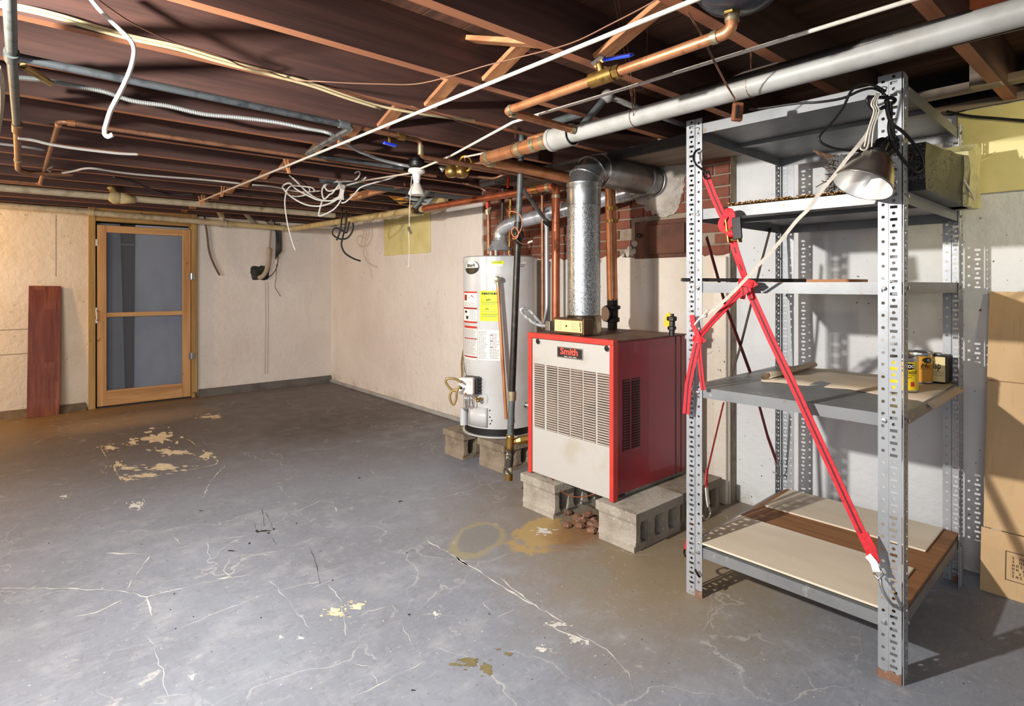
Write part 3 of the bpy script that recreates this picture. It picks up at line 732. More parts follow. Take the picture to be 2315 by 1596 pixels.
# ------------------------------------------------------------------ cinder blocks
def block(x0, x1, y0, y1, m, label, chip=0):
    r = thing('cinder_block', label, 'block', ((x0+x1)/2, (y0+y1)/2, 0), 'cinder blocks under the heating units')
    H = 0.193; b = MB()
    b.box((x0, y0+0.012, 0), (x1, y1-0.012, 0.035))                        # bottom shell
    b.box((x0-0.006, y0-0.004, H-0.045), (x1+0.006, y1+0.004, H))            # top shell
    b.box((x0+0.004, y0+0.02, 0.03), (x1-0.004, y0+0.026, 0.031))
    wb = 0.042; L = x1-x0
    for k in range(4):
        cx = x0 + 0.02 + (L-0.04)*k/3
        # hourglass webs between the cores
        prof = [(-wb*0.75, 0.034), (-wb*0.5, 0.06), (-wb*0.5, H-0.07), (-wb*0.75, H-0.044), (wb*0.75, H-0.044), (wb*0.5, H-0.07), (wb*0.5, 0.06), (wb*0.75, 0.034)]
        if k == 0: prof = [(-0.02, 0.03), (-0.012, 0.06), (-0.012, H-0.06), (-0.018, H-0.044)] + prof[4:]
        if k == 3: prof = prof[:4] + [(0.018, H-0.044), (0.012, H-0.06), (0.012, 0.06), (0.02, 0.03)]
        b.prism([(cx+a, y0+0.006, z) for a, z in prof], (0, y1-y0-0.012, 0))
    b.build('block_body', m, r, bevel=0.006)
    return r
block(2.262, 2.655, 1.705, 1.952, 'concrete_block', 'cinder block under the shelf-side front corner of the red boiler')
block(2.668, 3.06, 1.715, 1.955, 'dirty_block', 'cinder block behind another one beneath the red boiler side panel')
block(2.25, 2.64, 2.245, 2.52, 'concrete_block', 'chipped cinder block under the heater-side front corner of the red boiler')
block(2.66, 3.05, 2.25, 2.51, 'dirty_block', 'cinder block hidden deepest under the red boiler')
block(2.50, 2.90, 3.44, 3.70, 'dirty_block', 'stained cinder block under the water heater nearest the door wall')
block(2.535, 2.93, 3.02, 3.31, 'dirty_block', 'stained cinder block under the water heater behind the gas pipe')
m = MB()
for k in range(46):
    p = Vector((random.gauss(2.36, 0.05), random.gauss(2.10, 0.06), 0)); s_ = random.uniform(0.008, 0.03)
    m.sphere(p + Vector((0,0,s_*0.4 + max(0, 0.05-abs(p.x-2.36)-abs(p.y-2.10)))), s_, 1.2, 1, 0.7, 6, 4)
o = m.build('rubble', 'rubble', kind='stuff'); tag(o, 'heap of rusty crumbled rubble between the blocks under the boiler', 'rubble')

# ------------------------------------------------------------------ boiler
BX0, BX1, BY0, BY1, BZ0, BZ1 = 2.285, 2.945, 1.865, 2.505, 0.2, 1.018
bo = thing('boiler', 'red boiler with pale grey louvered front panel on cinder blocks', 'boiler', ((BX0+BX1)/2, (BY0+BY1)/2, BZ0-0.004))
MB().box((BX0+0.035, BY0+0.006, BZ0+0.02), (BX1, BY1, BZ1-0.012)).build('casing', 'red_enamel', bo, bevel=0.004)
MB().box((BX0+0.02, BY0-0.003, BZ1-0.012), (BX1+0.005, BY1+0.003, BZ1-0.004)).build('top_sheet', 'dark_top', bo, bevel=0.002)
MB().box((BX0+0.12, BY0+0.02, BZ0-0.004), (BX1, BY1-0.02, BZ0+0.02)).build('base_frame', 'galv_sheet', bo)
MB().box((BX0+0.14, BY0+0.007, BZ0+0.012), (BX1-0.02, BY0+0.011, BZ0+0.03)).build('base_skirt', 'galv_sheet', bo)
for (ya, yb2) in ((BY0, BY0+0.026), (BY1-0.03, BY1)):
    MB().box((BX0, ya, BZ0-0.004), (BX0+0.04, yb2, BZ1-0.028)).build('corner_trim', 'red_edge', bo, bevel=0.004)
MB().box((BX0-0.003, BY0-0.001, BZ1-0.030), (BX0+0.04, BY1+0.001, BZ1)).build('top_trim', 'red_edge', bo, bevel=0.004)
fp = MB().box((BX0+0.006, BY0+0.028, BZ0+0.004), (BX0+0.03, BY1-0.032, BZ1-0.033)).build('front_panel', 'grey_enamel', bo, bevel=0.004)
XF = BX0 + 0.006
def BF(px, py, dx=0.0): return at(px, py, X=XF-dx)
# six columns of louvers, pressed out of the panel over a dark opening
cols = [(1209,1231), (1236,1260), (1262.5,1288), (1290.5,1317), (1319.5,1347), (1351,1381)]
slat_me = None
zt, zb_ = BF(1220, 823).z, BF(1220, 968).z
NL = 28
for (a, b) in cols:
    ya, yb2 = BF(b, 900).y, BF(a, 900).y
    MB().box((XF-0.0015, ya, zb_), (XF+0.006, yb2, zt)).build('louver_opening', 'louver_gap', fp)
    for k in range(NL):
        z = zb_ + (zt-zb_)*(k+0.5)/NL; wd = yb2-ya
        if slat_me is None:
            h_ = (zt-zb_)/NL
            prof = [(0.002, h_*0.30), (-0.0055, -h_*0.06), (-0.006, -h_*0.2), (0.002, 0.0)]
            mm = MB().prism([(x, -0.5, z_) for x, z_ in prof], (0, 1.0, 0))
            slat_me = bpy.data.meshes.new('louver'); slat_me.from_pydata(mm.v, [], mm.f); slat_me.materials.append(MT['grey_enamel'])
        o = bpy.data.objects.new('louver', slat_me); COL.objects.link(o); o.parent = fp
        o.location = Vector((XF, (ya+yb2)/2, z)) - Vector(bo['_o']); o.scale = (1, wd, 1)
# badge
bx = [BF(1261,785,0.0), BF(1319,812,0.0)]
yc, zc = (bx[0].y+bx[1].y)/2, (bx[0].z+bx[1].z)/2; hw, hh = abs(bx[0].y-bx[1].y)/2, 0.030
bd = MB().box((XF-0.006, yc-hw, zc-hh), (XF+0.002, yc+hw, zc+hh)).build('badge', 'steel', bo, bevel=0.002)
MB().box((XF-0.0075, yc-hw+0.006, zc-hh+0.006), (XF-0.004, yc+hw-0.006, zc+hh-0.006)).build('badge_field', 'ink', bd)
def letters(body, size, org_, xdir, ydir, name, m, parent, italic=False, bold=0.0, sx=1.0):
    vs, fs = text_mesh(body, size, italic, bold); xdir, ydir = Vector(xdir), Vector(ydir)
    b = MB().add([Vector(org_) + xdir*(v.x*sx) + ydir*v.y for v in vs], fs); return b.build(name, m, parent)
letters('Smith', 0.052, (XF-0.0085, yc+0.002, zc+0.006), (0,-1,0), (0,0,1), 'lettering', mat('badge_red', c(226, 84, 70), 0.4), bd, bold=0.0016, sx=1.12)
m = MB()
for k in range(14):
    if k in (4, 9): continue
    m.box((XF-0.0086, yc-0.052+k*0.0066, zc-0.0225), (XF-0.0074, yc-0.052+k*0.0066+0.0042, zc-0.0185))
m.build('small_print', 'pale_print', bd)
for (px, py) in ((1217.5, 771), (1373.5, 787)):
    p = BF(px, py)
    MB().lathe(p, (-1,0,0), [(0.019,0),(0.019,0.004),(0.0155,0.005),(0.0155,0.0015)], 20).build('port_ring', 'steel', bo, smooth=True)
    MB().lathe(p, (-1,0,0), [(0.0155,0.0),(0.0155,0.0045),(0.012,0.006)], 18).build('port_plug', 'black', bo, smooth=True)
# louvers of the side panel
def BS(px, py): return at(px, py, Y=BY0+0.006)
zt, zb_ = BS(1425, 856).z, BS(1425, 1016).z; slat2 = None
for (a, b) in ((1408, 1424), (1428.5, 1446)):
    xa, xb = BS(a, 930).x, BS(b, 930).x
    MB().box((xa, BY0+0.0045, zb_), (xb, BY0+0.02, zt)).build('side_louver_opening', 'ink', bo)
    for k in range(26):
        z = zb_ + (zt-zb_)*(k+0.5)/26; h_ = (zt-zb_)/26
        if slat2 is None:
            mm = MB().prism([(-0.5, y_, z_) for y_, z_ in [(0.002, h_*0.26), (-0.006, -h_*0.08), (-0.0065, -h_*0.2), (0.002, 0.0)]], (1.0, 0, 0))
            slat2 = bpy.data.meshes.new('side_louver'); slat2.from_pydata(mm.v, [], mm.f); slat2.materials.append(mat('dark_louver', c(96, 28, 34), 0.45))
        o = bpy.data.objects.new('side_louver', slat2); COL.objects.link(o); o.parent = bo
        o.location = Vector(((xa+xb)/2, BY0+0.005, z)) - Vector(bo['_o']); o.scale = (xb-xa, 1, 1)
MB().box((2.845, BY0+0.0035, BZ0+0.02), (2.85, BY0+0.02, BZ1-0.014)).build('panel_seam', 'ink', bo)
MB().box((2.90, BY0+0.0035, BZ0+0.02), (2.903, BY0+0.02, BZ1-0.014)).build('panel_seam', 'ink', bo)
# dangling thin wire below the front panel
MB().tube(spline([BF(1245,1080), BF(1262,1105), BF(1290,1121), BF(1320,1123), BF(1346,1116)]), 0.0028, 6).build('ignition_wire', 'copper_red', bo, smooth=2)

# flue of the boiler
FX, FY, FR = 2.467, 2.228, 0.094
fu = thing('boiler_flue', 'galvanised metal flue rising from the red boiler and turning into the chimney', 'flue pipe', (FX, FY, BZ1))
ZC = 1.966
MB().lathe((FX,FY,BZ1-0.004), (0,0,1), [(FR+0.006,0),(FR+0.006,0.105),(FR,0.112)], 36).build('draft_collar', mat('tarnished_chrome', c(150,138,118), 0.2, 0.95, [(c(96,80,62), 12, 0.5, 0.7)]), fu, smooth=True)
zs = at(1320, 462, f=3.3).z
MB().lathe((FX,FY,BZ1+0.1), (0,0,1), [(FR,0),(FR,zs-BZ1-0.1)], 36).build('riser_pipe', 'spangle', fu, smooth=True)
MB().lathe((FX,FY,zs-0.01), (0,0,1), [(FR+0.003,0),(FR+0.003,0.115),(FR+0.006,0.12),(FR+0.006,0.128)], 36).build('pipe_coupling', 'galv_sheet', fu, smooth=True)
# adjustable elbow of mitred gores
R0 = 0.125; zst = ZC - R0; e = MB(); ringpts = []
pts = [Vector((FX, FY, zs+0.1))]
gores = [0, 30, 60, 90]; e = MB(); prev = None; sg = 36
def ring(a_, r):
    cpt = Vector((FX + R0 - R0*math.cos(a_), FY, zst + R0*math.sin(a_))); u = Vector((math.cos(a_), 0, -math.sin(a_)))
    return [cpt + u*(-math.cos(2*math.pi*k/sg))*r + Vector((0,1,0))*math.sin(2*math.pi*k/sg)*r for k in range(sg)]
for i, dg in enumerate(gores):
    a_ = R_(dg)
    seam = MB(); rr = [ring(a_, FR+0.002), ring(a_, FR+0.006), ring(a_+0.05, FR+0.006), ring(a_+0.05, FR+0.002)]
    vs = sum(rr, []); fs = [(j*sg+k, j*sg+(k+1)%sg, (j+1)*sg+(k+1)%sg, (j+1)*sg+k) for j in range(3) for k in range(sg)]
    seam.add(vs, fs).build('elbow_seam', 'steel', fu, smooth=True)
vs = sum([ring(R_(dg), FR+0.002) for dg in gores], [])
e.add(vs, [(j*sg+k, j*sg+(k+1)%sg, (j+1)*sg+(k+1)%sg, (j+1)*sg+k) for j in range(3) for k in range(sg)])
e.build('elbow', 'galv_sheet', fu, smooth=True)
MB().lathe((FX,FY,zs+0.1), (0,0,1), [(FR+0.002,0),(FR+0.002,max(0.01, zst-zs-0.1))], sg).build('elbow_neck', 'galv_sheet', fu, smooth=True)
x0 = FX+R0
MB().lathe((x0,FY,ZC), (1,0,0), [(FR,0),(FR,0.44)], 36).build('horizontal_pipe', 'galv_sheet', fu, smooth=True)
MB().lathe((x0+0.43,FY,ZC), (1,0,0), [(FR+0.004,0),(FR+0.008,0.006),(FR+0.008,0.02),(FR+0.004,0.024),(FR-0.004,0.1),(FR+0.003,0.102),(FR+0.003,0.2)], 36).build('thimble_sleeve', 'galv_sheet', fu, smooth=True)
# automatic damper box on the flue collar
y0, y1 = at(1320, 735, X=2.33).y, at(1251, 735, X=2.33).y
db = thing('damper_box', 'brown metal damper control box with cream label on top of the red boiler', 'control box', (2.365, (y0+y1)/2, BZ1))
MB().box((2.33, y0, BZ1+0.004), (2.41, y1, BZ1+0.094)).build('box_body', mat('brown_metal', c(108,82,60), 0.4, 0.6, [(c(76,56,42), 8, 0.45, 0.7)]), db, bevel=0.006)
lb = MB().box((2.3285, y0+0.012, BZ1+0.018), (2.331, y1-0.012, BZ1+0.082)).build('label_plate', 'gauge_label', db)
vs, fs = text_mesh('!3Drum', 0.017, bold=0.0007)
MB().add([Vector((2.328, y0+0.024 + v.y, BZ1+0.05 - v.x)) for v in vs], fs).build('lettering', 'ink', lb)
MB().lathe((2.3285, (y0+y1)/2+0.012, BZ1+0.05), (-1,0,0), [(0.006,0),(0.006,0.001)], 14).build('label_dot', 'ink', lb)
m = MB()
for k in range(7):
    for j in (0.045, 0.06, 0.148, 0.16, 0.172, 0.185):
        m.box((2.3282, y1-j-0.001, BZ1+0.026+k*0.007), (2.3286, y1-j+0.008*0.4, BZ1+0.030+k*0.007))
m.build('label_print', 'grey_ink', lb)
MB().box((2.3282, y1-0.095, BZ1+0.018), (2.3286, y1-0.0965, BZ1+0.082)).build('label_rule', 'grey_ink', lb)
# ------------------------------------------------------------------ water heater
HX, HY_, HR = 2.807, 3.39, 0.283
HB, HT = 0.195, 1.508
wh = thing('water_heater', 'tall white gas water heater on cinder blocks with warning labels', 'water heater', (HX, HY_, HB))
MB().lathe((HX,HY_,HB), (0,0,1), [(HR-0.012,0.0),(HR+0.004,0.002),(HR+0.004,0.01),(HR-0.01,0.012)], 56).build('base_ring', 'white_enamel', wh, smooth=True)
MB().lathe((HX,HY_,HB+0.01), (0,0,1), [(HR-0.012,0),(HR-0.012,0.06)], 56).build('air_intake_band', 'black', wh, smooth=True)
MB().lathe((HX,HY_,HB+0.062), (0,0,1), [(HR-0.01,0),(HR,0.004),(HR,HT-HB-0.1)], 56).build('jacket', 'white_enamel', wh, smooth=True)
MB().lathe((HX,HY_,HT-0.04), (0,0,1), [(HR+0.003,0),(HR+0.003,0.032),(HR-0.006,0.04),(0.04,0.043)], 56).build('top_cap', 'white_enamel', wh, smooth=True)
dv = Vector((-HX, -HY_, 0)).normalized(); rv = Vector((-dv.y, dv.x, 0))
if rv.x < 0: rv = -rv
FWD = Vector((SY, CY_, 0))
def cyl(th, z, r=HR+0.0012): return Vector((HX, HY_, 0)) + (dv*math.cos(th) + rv*math.sin(th))*r + Vector((0,0,z))
def HP(px, py, lift=0.0012):
    """a point of the heater jacket seen at this pixel"""
    th = math.asin(max(-0.995, min(0.995, (px-1131)/83.6)))
    p = cyl(th, 0, HR); f = p.dot(FWD)
    return cyl(th, EYE + (643-py)/F*f, HR+lift)
def decal(x0, y0, x1, y1, m, name='label', lift=0.0012, parent=wh, n=7):
    vs = []
    for i in range(n+1):
        px = x0 + (x1-x0)*i/n
        za, zb = HP((x0+x1)/2, y0, lift).z, HP((x0+x1)/2, y1, lift).z
        q = HP(px, y0, lift); q0 = HP(px, y0, 0.0)
        vs += [Vector((q.x,q.y,za)), Vector((q.x,q.y,zb))]
    b = MB().add(vs, [(2*i,2*i+1,2*i+3,2*i+2) for i in range(n)])
    return b.build(name, m, parent, smooth=2)
def ink_rows(x0, y0, x1, y1, rows, m, parent, name='small_print', lift=0.002, fill=0.5, gaps=True):
    b = MB(); hgt = (y1-y0)/rows
    za0, zb0 = HP((x0+x1)/2, y0).z, HP((x0+x1)/2, y1).z
    for r in range(rows):
        xx = x0
        xe = x1 - (random.uniform(0, (x1-x0)*0.35) if gaps else 0)
        while xx < xe-0.5:
            w_ = min(random.uniform(2.2, 5.5), xe-xx)
            z1_ = za0 + (zb0-za0)*(r+0.2)/rows; z2_ = za0 + (zb0-za0)*(r+0.2+fill)/rows
            a_, c_ = HP(xx, y0, lift), HP(xx+w_, y0, lift)
            b.add([(a_.x,a_.y,z1_),(a_.x,a_.y,z2_),(c_.x,c_.y,z2_),(c_.x,c_.y,z1_)], [(0,1,2,3)])
            xx += w_ + 1.0
    return b.build(name, m, parent)
def htext(body, px, py, size, m, parent, lift=0.0022, bold=0.0, italic=False, sx=1.0):
    vs, fs = text_mesh(body, size, italic, bold)
    th = math.asin((px-1131)/83.6); z = HP(px, py).z
    b = MB().add([cyl(th + v.x*sx/HR, z + v.y, HR+lift) for v in vs], fs); return b.build('lettering', m, parent)
# oval emblem near the top
def oval(px, py, w_, h_, m, name, parent, lift, half=0):
    th0 = math.asin((px-1131)/83.6); z0 = HP(px, py).z; vs = []
    n = 24
    for k in range(n+1):
        x = -1 + 2*k/n; y = math.sqrt(max(0, 1-x*x)); x_ = math.copysign(abs(x)**1.0, x)
        vs += [cyl(th0 + w_*x_/HR, z0 + (-0.12*h_ if half else h_*y) if not (half and y < 0.12) else z0 - h_*y, HR+lift), cyl(th0 + w_*x_/HR, z0 - h_*y, HR+lift)]
    return MB().add(vs, [(2*k, 2*k+1, 2*k+3, 2*k+2) for k in range(n)]).build(name, m, parent)
em = oval(1068, 604, 0.083, 0.052, 'ink', 'emblem', wh, 0.0012)
oval(1068, 604, 0.076, 0.047, 'white_print', 'emblem_field', em, 0.0018)
oval(1068, 604, 0.076, 0.047, 'green_ink', 'emblem_base', em, 0.0024, half=1)
htext('BizurA', 1067, 600, 0.034, 'ink', em, 0.003, bold=0.0012, italic=True)
y = decal(1112, 583, 1139, 597, 'lime'); ink_rows(1114, 585, 1136, 596, 3, 'ink', y, fill=0.25)
y = decal(1112, 597, 1137, 602, 'white_print', 'label')
y = decal(1158, 583, 1187, 605, 'pale_print'); ink_rows(1160, 585, 1185, 594, 3, 'grey_ink', y); ink_rows(1160, 596, 1185, 604, 2, 'grey_ink', y, fill=0.8)
y = decal(1088, 657, 1128, 726, 'lime')
htext('ENERGYGUIDE', 1108.5, 664, 0.0185, 'ink', y, bold=0.0012)
htext('$297', 1106, 678, 0.017, 'ink', y, bold=0.0006)
htext('CT1', 1103, 699, 0.014, 'ink', y, bold=0.0008)
for yy in (683, 710): decal(1090, yy, 1126, yy+0.8, 'ink', 'label_rule', 0.002, y)
ink_rows(1092, 686, 1126, 690, 1, 'grey_ink', y, fill=0.3); ink_rows(1092, 703, 1124, 706, 1, 'grey_ink', y, fill=0.3); ink_rows(1092, 713, 1124, 718, 1, 'grey_ink', y, fill=0.3)
y = decal(1051.5, 659, 1081.5, 730, 'white_print')
for (a, b2, mm) in ((659, 662.5, 'red_print'), (695, 699, 'dred_print'), (726, 730, 'red_print')): decal(1051.5, a, 1081.5, b2, mm, 'label_band', 0.002, y)
ink_rows(1053, 684, 1080, 694, 4, 'grey_ink', y, fill=0.3); ink_rows(1065, 701, 1080, 724, 7, 'grey_ink', y, fill=0.3)
decal(1053, 666, 1058.5, 679, 'dred_print', 'pictogram', 0.002, y)
m = MB(); m.add([HP(1062,674,0.002), HP(1076,674,0.002), HP(1070,667,0.002)], [(0,1,2)]); m.build('pictogram', 'dred_print', y)
decal(1054, 702, 1059, 707, 'ink', 'pictogram', 0.002, y); decal(1057, 714, 1062, 721, 'ink', 'pictogram', 0.002, y)
y = decal(1052.5, 737, 1082, 813, 'pale_print')
for (a, b2, mm) in ((737, 742, 'red_print'), (764, 766.5, 'dred_print'), (805, 808, 'dred_print')): decal(1053, a, 1081.5, b2, mm, 'label_band', 0.002, y)
ink_rows(1053.5, 744, 1081, 763, 7, 'grey_ink', y, fill=0.35); ink_rows(1053.5, 768, 1081, 803, 12, 'grey_ink', y, fill=0.35)
y = decal(1084, 746, 1131, 815, 'white_print')
ink_rows(1085, 748, 1104, 812, 20, 'grey_ink', y, fill=0.35); ink_rows(1109, 754, 1129, 812, 17, 'grey_ink', y, fill=0.35)
for yy in (757, 770, 784): decal(1110, yy, 1115, yy+2, 'brown_wire', 'label_band', 0.0024, y)
y = decal(1051, 817, 1061.5, 846, 'pale_print'); ink_rows(1051.3, 818, 1061, 845, 9, 'grey_ink', y, fill=0.4)
# relief valve with its copper discharge pipe
p = HP(1126, 631, 0.0); d = (p - Vector((HX,HY_,p.z))).normalized()
MB().lathe(p - d*0.003, d, [(0.04,0.0),(0.038,0.006),(0.02,0.008)], 20).build('valve_escutcheon', 'white_enamel', wh, smooth=True)
rvv = MB().lathe(p, d, [(0.014,0),(0.014,0.04),(0.022,0.045),(0.022,0.07),(0.01,0.075)], 14)
rvv.tube([p+d*0.055, p+d*0.055+Vector((0.004,-0.004,-0.06))], 0.013, 10)
rvv.build('relief_valve', 'solder', wh, smooth=True)
p1 = p + d*0.055 + Vector((0.004,-0.004,-0.05))
bt = HP(1141, 942, 0.075)
MB().tube([p1, p1*0.98+bt*0.02, bt], 0.0125, 12).build('discharge_pipe', 'copper', wh, smooth=True)
# gas control
q = HP(1074, 868, 0.0); d = (q - Vector((HX,HY_,q.z))).normalized(); d = (d*0.45 + dv*0.75).normalized(); sdv = Vector((-d.y, d.x, 0))
if sdv.dot(rv) < 0: sdv = -sdv
gb = MB().obox(q + d*0.03, sdv*0.058, d*0.04, (0,0,0.06)).build('gas_control', 'black', wh, bevel=0.006)
q2 = q - sdv*0.022
MB().obox(q2 + d*0.085, sdv*0.056, d*0.03, (0,0,0.06)).build('control_cover', 'white_print', gb, bevel=0.014)
MB().obox(q2 + d*0.116 + Vector((0,0,0.028)), sdv*0.036, d*0.002, (0,0,0.016)).build('control_label', 'pale_print', gb, bevel=0.002)
MB().lathe(q2+d*0.113-sdv*0.034+Vector((0,0,-0.012)), d, [(0.011,0),(0.011,0.004),(0.007,0.008)], 14).build('control_port', 'ink', gb, smooth=True)
MB().lathe(q2+d*0.113+Vector((0.0,0,-0.05)), d, [(0.007,0),(0.007,0.006)], 10).build('control_button', 'red_print', gb, smooth=True)
for k in range(5): MB().obox(q + d*0.035 + sdv*0.06 + Vector((0,0,-0.05+k*0.025)), sdv*0.006, d*0.03, (0,0,0.006)).build('cooling_fin', 'black', gb)
# coated gas hose in loops
def W(px, py, f=4.02): return at(px, py, f=f)
m = MB().tube(spline([W(1043,865), W(1030,857), W(1012,856), W(1008,864), W(1020,880), W(1036,884)], 8), 0.0085, 8)
m.tube(spline([W(1036,880), W(1022,884), W(1017,896), W(1020,910), W(1026,914), W(1031,902), W(1033,884), W(1040,872)], 8), 0.0085, 8)
m.tube(spline([W(1041,868,4.15), W(1045,846,4.2), W(1044,822,4.3), W(1047,800,4.4), W(1048,792,4.45)], 8), 0.0085, 8)
m.build('gas_hose', 'brass_flex', wh, smooth=2)
m = MB()
for a_, b_ in ((1048,1054),(1053,1058),(1057,1062),(1060,1072)):
    m.tube(spline([at(a_+1,888,f=4.12), at((a_+b_)/2+1,905,f=4.1), at(b_,921,f=4.13)], 4), 0.004, 6)
m.build('control_tubes', 'steel', wh, smooth=2)
# access cover and drain
dk = decal(1066, 921, 1104, 963, 'white_enamel', 'access_cover', 0.016)
dk.modifiers.new('thickness', 'SOLIDIFY').thickness = 0.014
for o_ in (dk,): o_.modifiers['thickness'].offset = -1
pa, pb = HP(1059, 921, 0.03), HP(1059, 959, 0.03)
MB().tube([Vector((pa.x,pa.y,pa.z)), Vector((pa.x,pa.y,pb.z))], 0.026, 16).build('cover_roll', 'white_enamel', wh, smooth=True)
p = HP(1093, 902, 0); d = (p - Vector((HX,HY_,p.z))).normalized()
dd = MB().lathe(p-d*0.002, d, [(0.045,0),(0.044,0.004)], 24).build('drain_escutcheon', 'white_enamel', wh, smooth=True)
MB().tube([p, p+d*0.03+Vector((0,0,0.008)), p+d*0.06], 0.011, 8).sphere(p+d*0.06, 0.016, 1,1,0.8).tube([p+d*0.05+Vector((0,0,0.005)), p+d*0.06+Vector((-0.02,0.02,0.02))], 0.009, 8).build('drain_valve', 'brass', dd, smooth=2)
for (px, py) in ((1109,928), (1109,943), (1113,951), (1110,958)):
    p = HP(px, py, 0); d = (p - Vector((HX,HY_,p.z))).normalized(); MB().lathe(p-d*0.001, d, [(0.006,0),(0.006,0.0015)], 8).build('vent_hole', 'ink', wh)
p = HP(1185, 915, 0); d = (p - Vector((HX,HY_,p.z))).normalized()
MB().lathe(p, d, [(0.022,0),(0.022,0.012),(0.012,0.014),(0.012,0.04),(0.02,0.042),(0.02,0.05)], 8).build('side_tap', 'steel', wh)
# draft hood on top with flexible foil elbow and flue into the chimney
MB().lathe((HX,HY_,HT+0.052), (0,0,1), [(0.10,0),(0.085,0.03),(0.055,0.07),(0.052,0.1)], 24).build('draft_hood', 'foil', wh, smooth=True)
m = MB()
for a_ in (0.4, 2.0, 3.6, 5.2): m.box((HX+math.cos(a_)*0.08-0.006, HY_+math.sin(a_)*0.08-0.006, HT-0.002), (HX+math.cos(a_)*0.08+0.006, HY_+math.sin(a_)*0.08+0.006, HT+0.056))
m.build('hood_leg', 'white_metal', wh)
pf = spline([Vector((HX,HY_,HT+0.13)), Vector((HX,HY_-0.01,HT+0.19)), Vector((HX+0.01,HY_-0.07,HT+0.235)), Vector((HX+0.03,HY_-0.14,HT+0.255))], 8)
MB().tube(pf, 0.05, 20, radii=[0.054 if i % 2 else 0.048 for i in range(len(pf))]).build('flexible_elbow', 'foil', wh, smooth=2)
e0 = Vector((HX+0.03,HY_-0.13,HT+0.253)); e1 = Vector((3.06, 2.42, 1.90))
MB().tube([e0, e1], 0.052, 24).build('flue_pipe', 'foil', wh, smooth=True)
MB().tube([e0+(e1-e0)*0.05, e0+(e1-e0)*0.08], 0.056, 24).build('flue_clamp', 'steel', wh, smooth=True)
pf = spline([e1+(e1-e0)*-0.02, e1+(e1-e0)*0.08, Vector((3.14,2.28,1.935)), Vector((3.19,2.22,1.95))], 10)
MB().tube(pf, 0.055, 20, radii=[0.06 if i % 2 else 0.05 for i in range(len(pf))]).build('foil_connector', 'foil', wh, smooth=2)

# ------------------------------------------------------------------ pipes
def pipe(name, pts, r, m, label, corner=0.05, cat='pipe', seg=14, group=None):
    r_ = thing(name, label, cat, tuple(pts[0]), group)
    MB().tube(rounded(pts, corner) if corner else pts, r, seg).build('run', m, r_, smooth=True)
    return r_
def collar(parent, p, d, r, L, m='solder', name='fitting', seg=14):
    p, d = Vector(p), Vector(d).normalized()
    return MB().tube([p-d*L/2, p+d*L/2], r, seg).build(name, m, parent, smooth=True)
def strap_ring(parent, p, d, r, name='hanger', m='brown_wire', up=0.12):
    """wire hanger looped round a pipe and tied to the joists"""
    p = Vector(p); d = Vector(d).normalized(); u = Vector((0,0,1)); s_ = d.cross(u).normalized()
    pts = [p + s_*math.cos(a)*r + u*math.sin(a)*r for a in [R_(90 - 18*i) for i in range(21)]]
    return MB().tube([p+u*up+s_*0.005] + pts + [p+u*up-s_*0.005], 0.0016, 5).build(name, m, parent, smooth=2)
Yv, Xv, Zv = Vector((0,1,0)), Vector((1,0,0)), Vector((0,0,1))
# white main pipe running under the joists, going over to copper
MX, MZ = 1.955, 1.995
wp = pipe('white_main_pipe', [Vector((MX-0.02,-2.0,MZ+0.02)), Vector((MX-0.005,0.6,MZ)), Vector((MX,1.86,MZ))], 0.037, 'pvc', 'thick white painted pipe running below the joists over the steel shelves', 0)
collar(wp, (MX,1.90,MZ), Yv, 0.052, 0.13, 'pvc', 'coupling', 18); collar(wp, (MX,1.845,MZ), Yv, 0.047, 0.02, 'pvc', 'coupling_lip', 18); collar(wp, (MX,1.965,MZ), Yv, 0.056, 0.02, 'pvc', 'coupling_lip', 18)
MB().tube([Vector((MX-0.019,0.36,MZ+0.028)), Vector((MX-0.019,0.7,MZ+0.026)), Vector((MX-0.016,1.2,MZ+0.026))], 0.0205, 10, radii=[0.012,0.0205,0.019]).build('bare_strip', 'iron', wp, smooth=True, label='dark strip where the white paint has peeled')
for y in (1.48, 0.98, 0.2): strap_ring(wp, (MX,y,MZ), Yv, 0.039)
cm = pipe('copper_main_pipe', [Vector((MX,1.965,MZ)), Vector((MX+0.005,2.52,MZ)), Vector((2.86,2.53,1.972)), Vector((2.86,2.36,1.962)), Vector((2.86,2.34,1.20))], 0.0335, 'copper', 'thick copper pipe joined to the white pipe and turning to the chimney', 0.045)
for y in (2.02, 2.09, 2.2): collar(cm, (MX,y,MZ), Yv, 0.0365, 0.03, 'solder')
collar(cm, (MX+0.002,2.13,MZ), Yv, 0.037, 0.06, 'copper', 'tee_fitting')
collar(cm, (MX+0.005,2.46,MZ), Yv, 0.037, 0.025); collar(cm, (MX+0.06,2.522,MZ), Xv, 0.037, 0.03)
strap_ring(cm, (MX,2.24,MZ), Yv, 0.036, m='brown_wire')
collar(cm, (2.86,2.342,1.70), Zv, 0.037, 0.02, 'brass', 'band'); collar(cm, (2.86,2.342,1.78), Zv, 0.037, 0.02, 'brass', 'band')
# riser valve body behind the boiler
vb = MB().lathe((2.86,2.34,1.01), Zv, [(0.03,0),(0.03,0.05),(0.045,0.055),(0.045,0.08),(0.036,0.085),(0.036,0.13),(0.05,0.135),(0.05,0.155),(0.034,0.16),(0.034,0.2)], 8)
vb.lathe((2.86,2.34,1.115), (-0.75,0.2,0), [(0.02,0),(0.026,0.03),(0.05,0.05),(0.05,0.056)], 14)
vb.build('valve_body', 'iron', cm)
MB().lathe(Vector((2.86,2.34,1.115))+Vector((-0.75,0.2,0)).normalized()*0.057, (-0.75,0.2,0), [(0.047,0),(0.044,0.003)], 18).build('valve_face', mat('pink_disc', c(206,178,158), 0.6), cm)
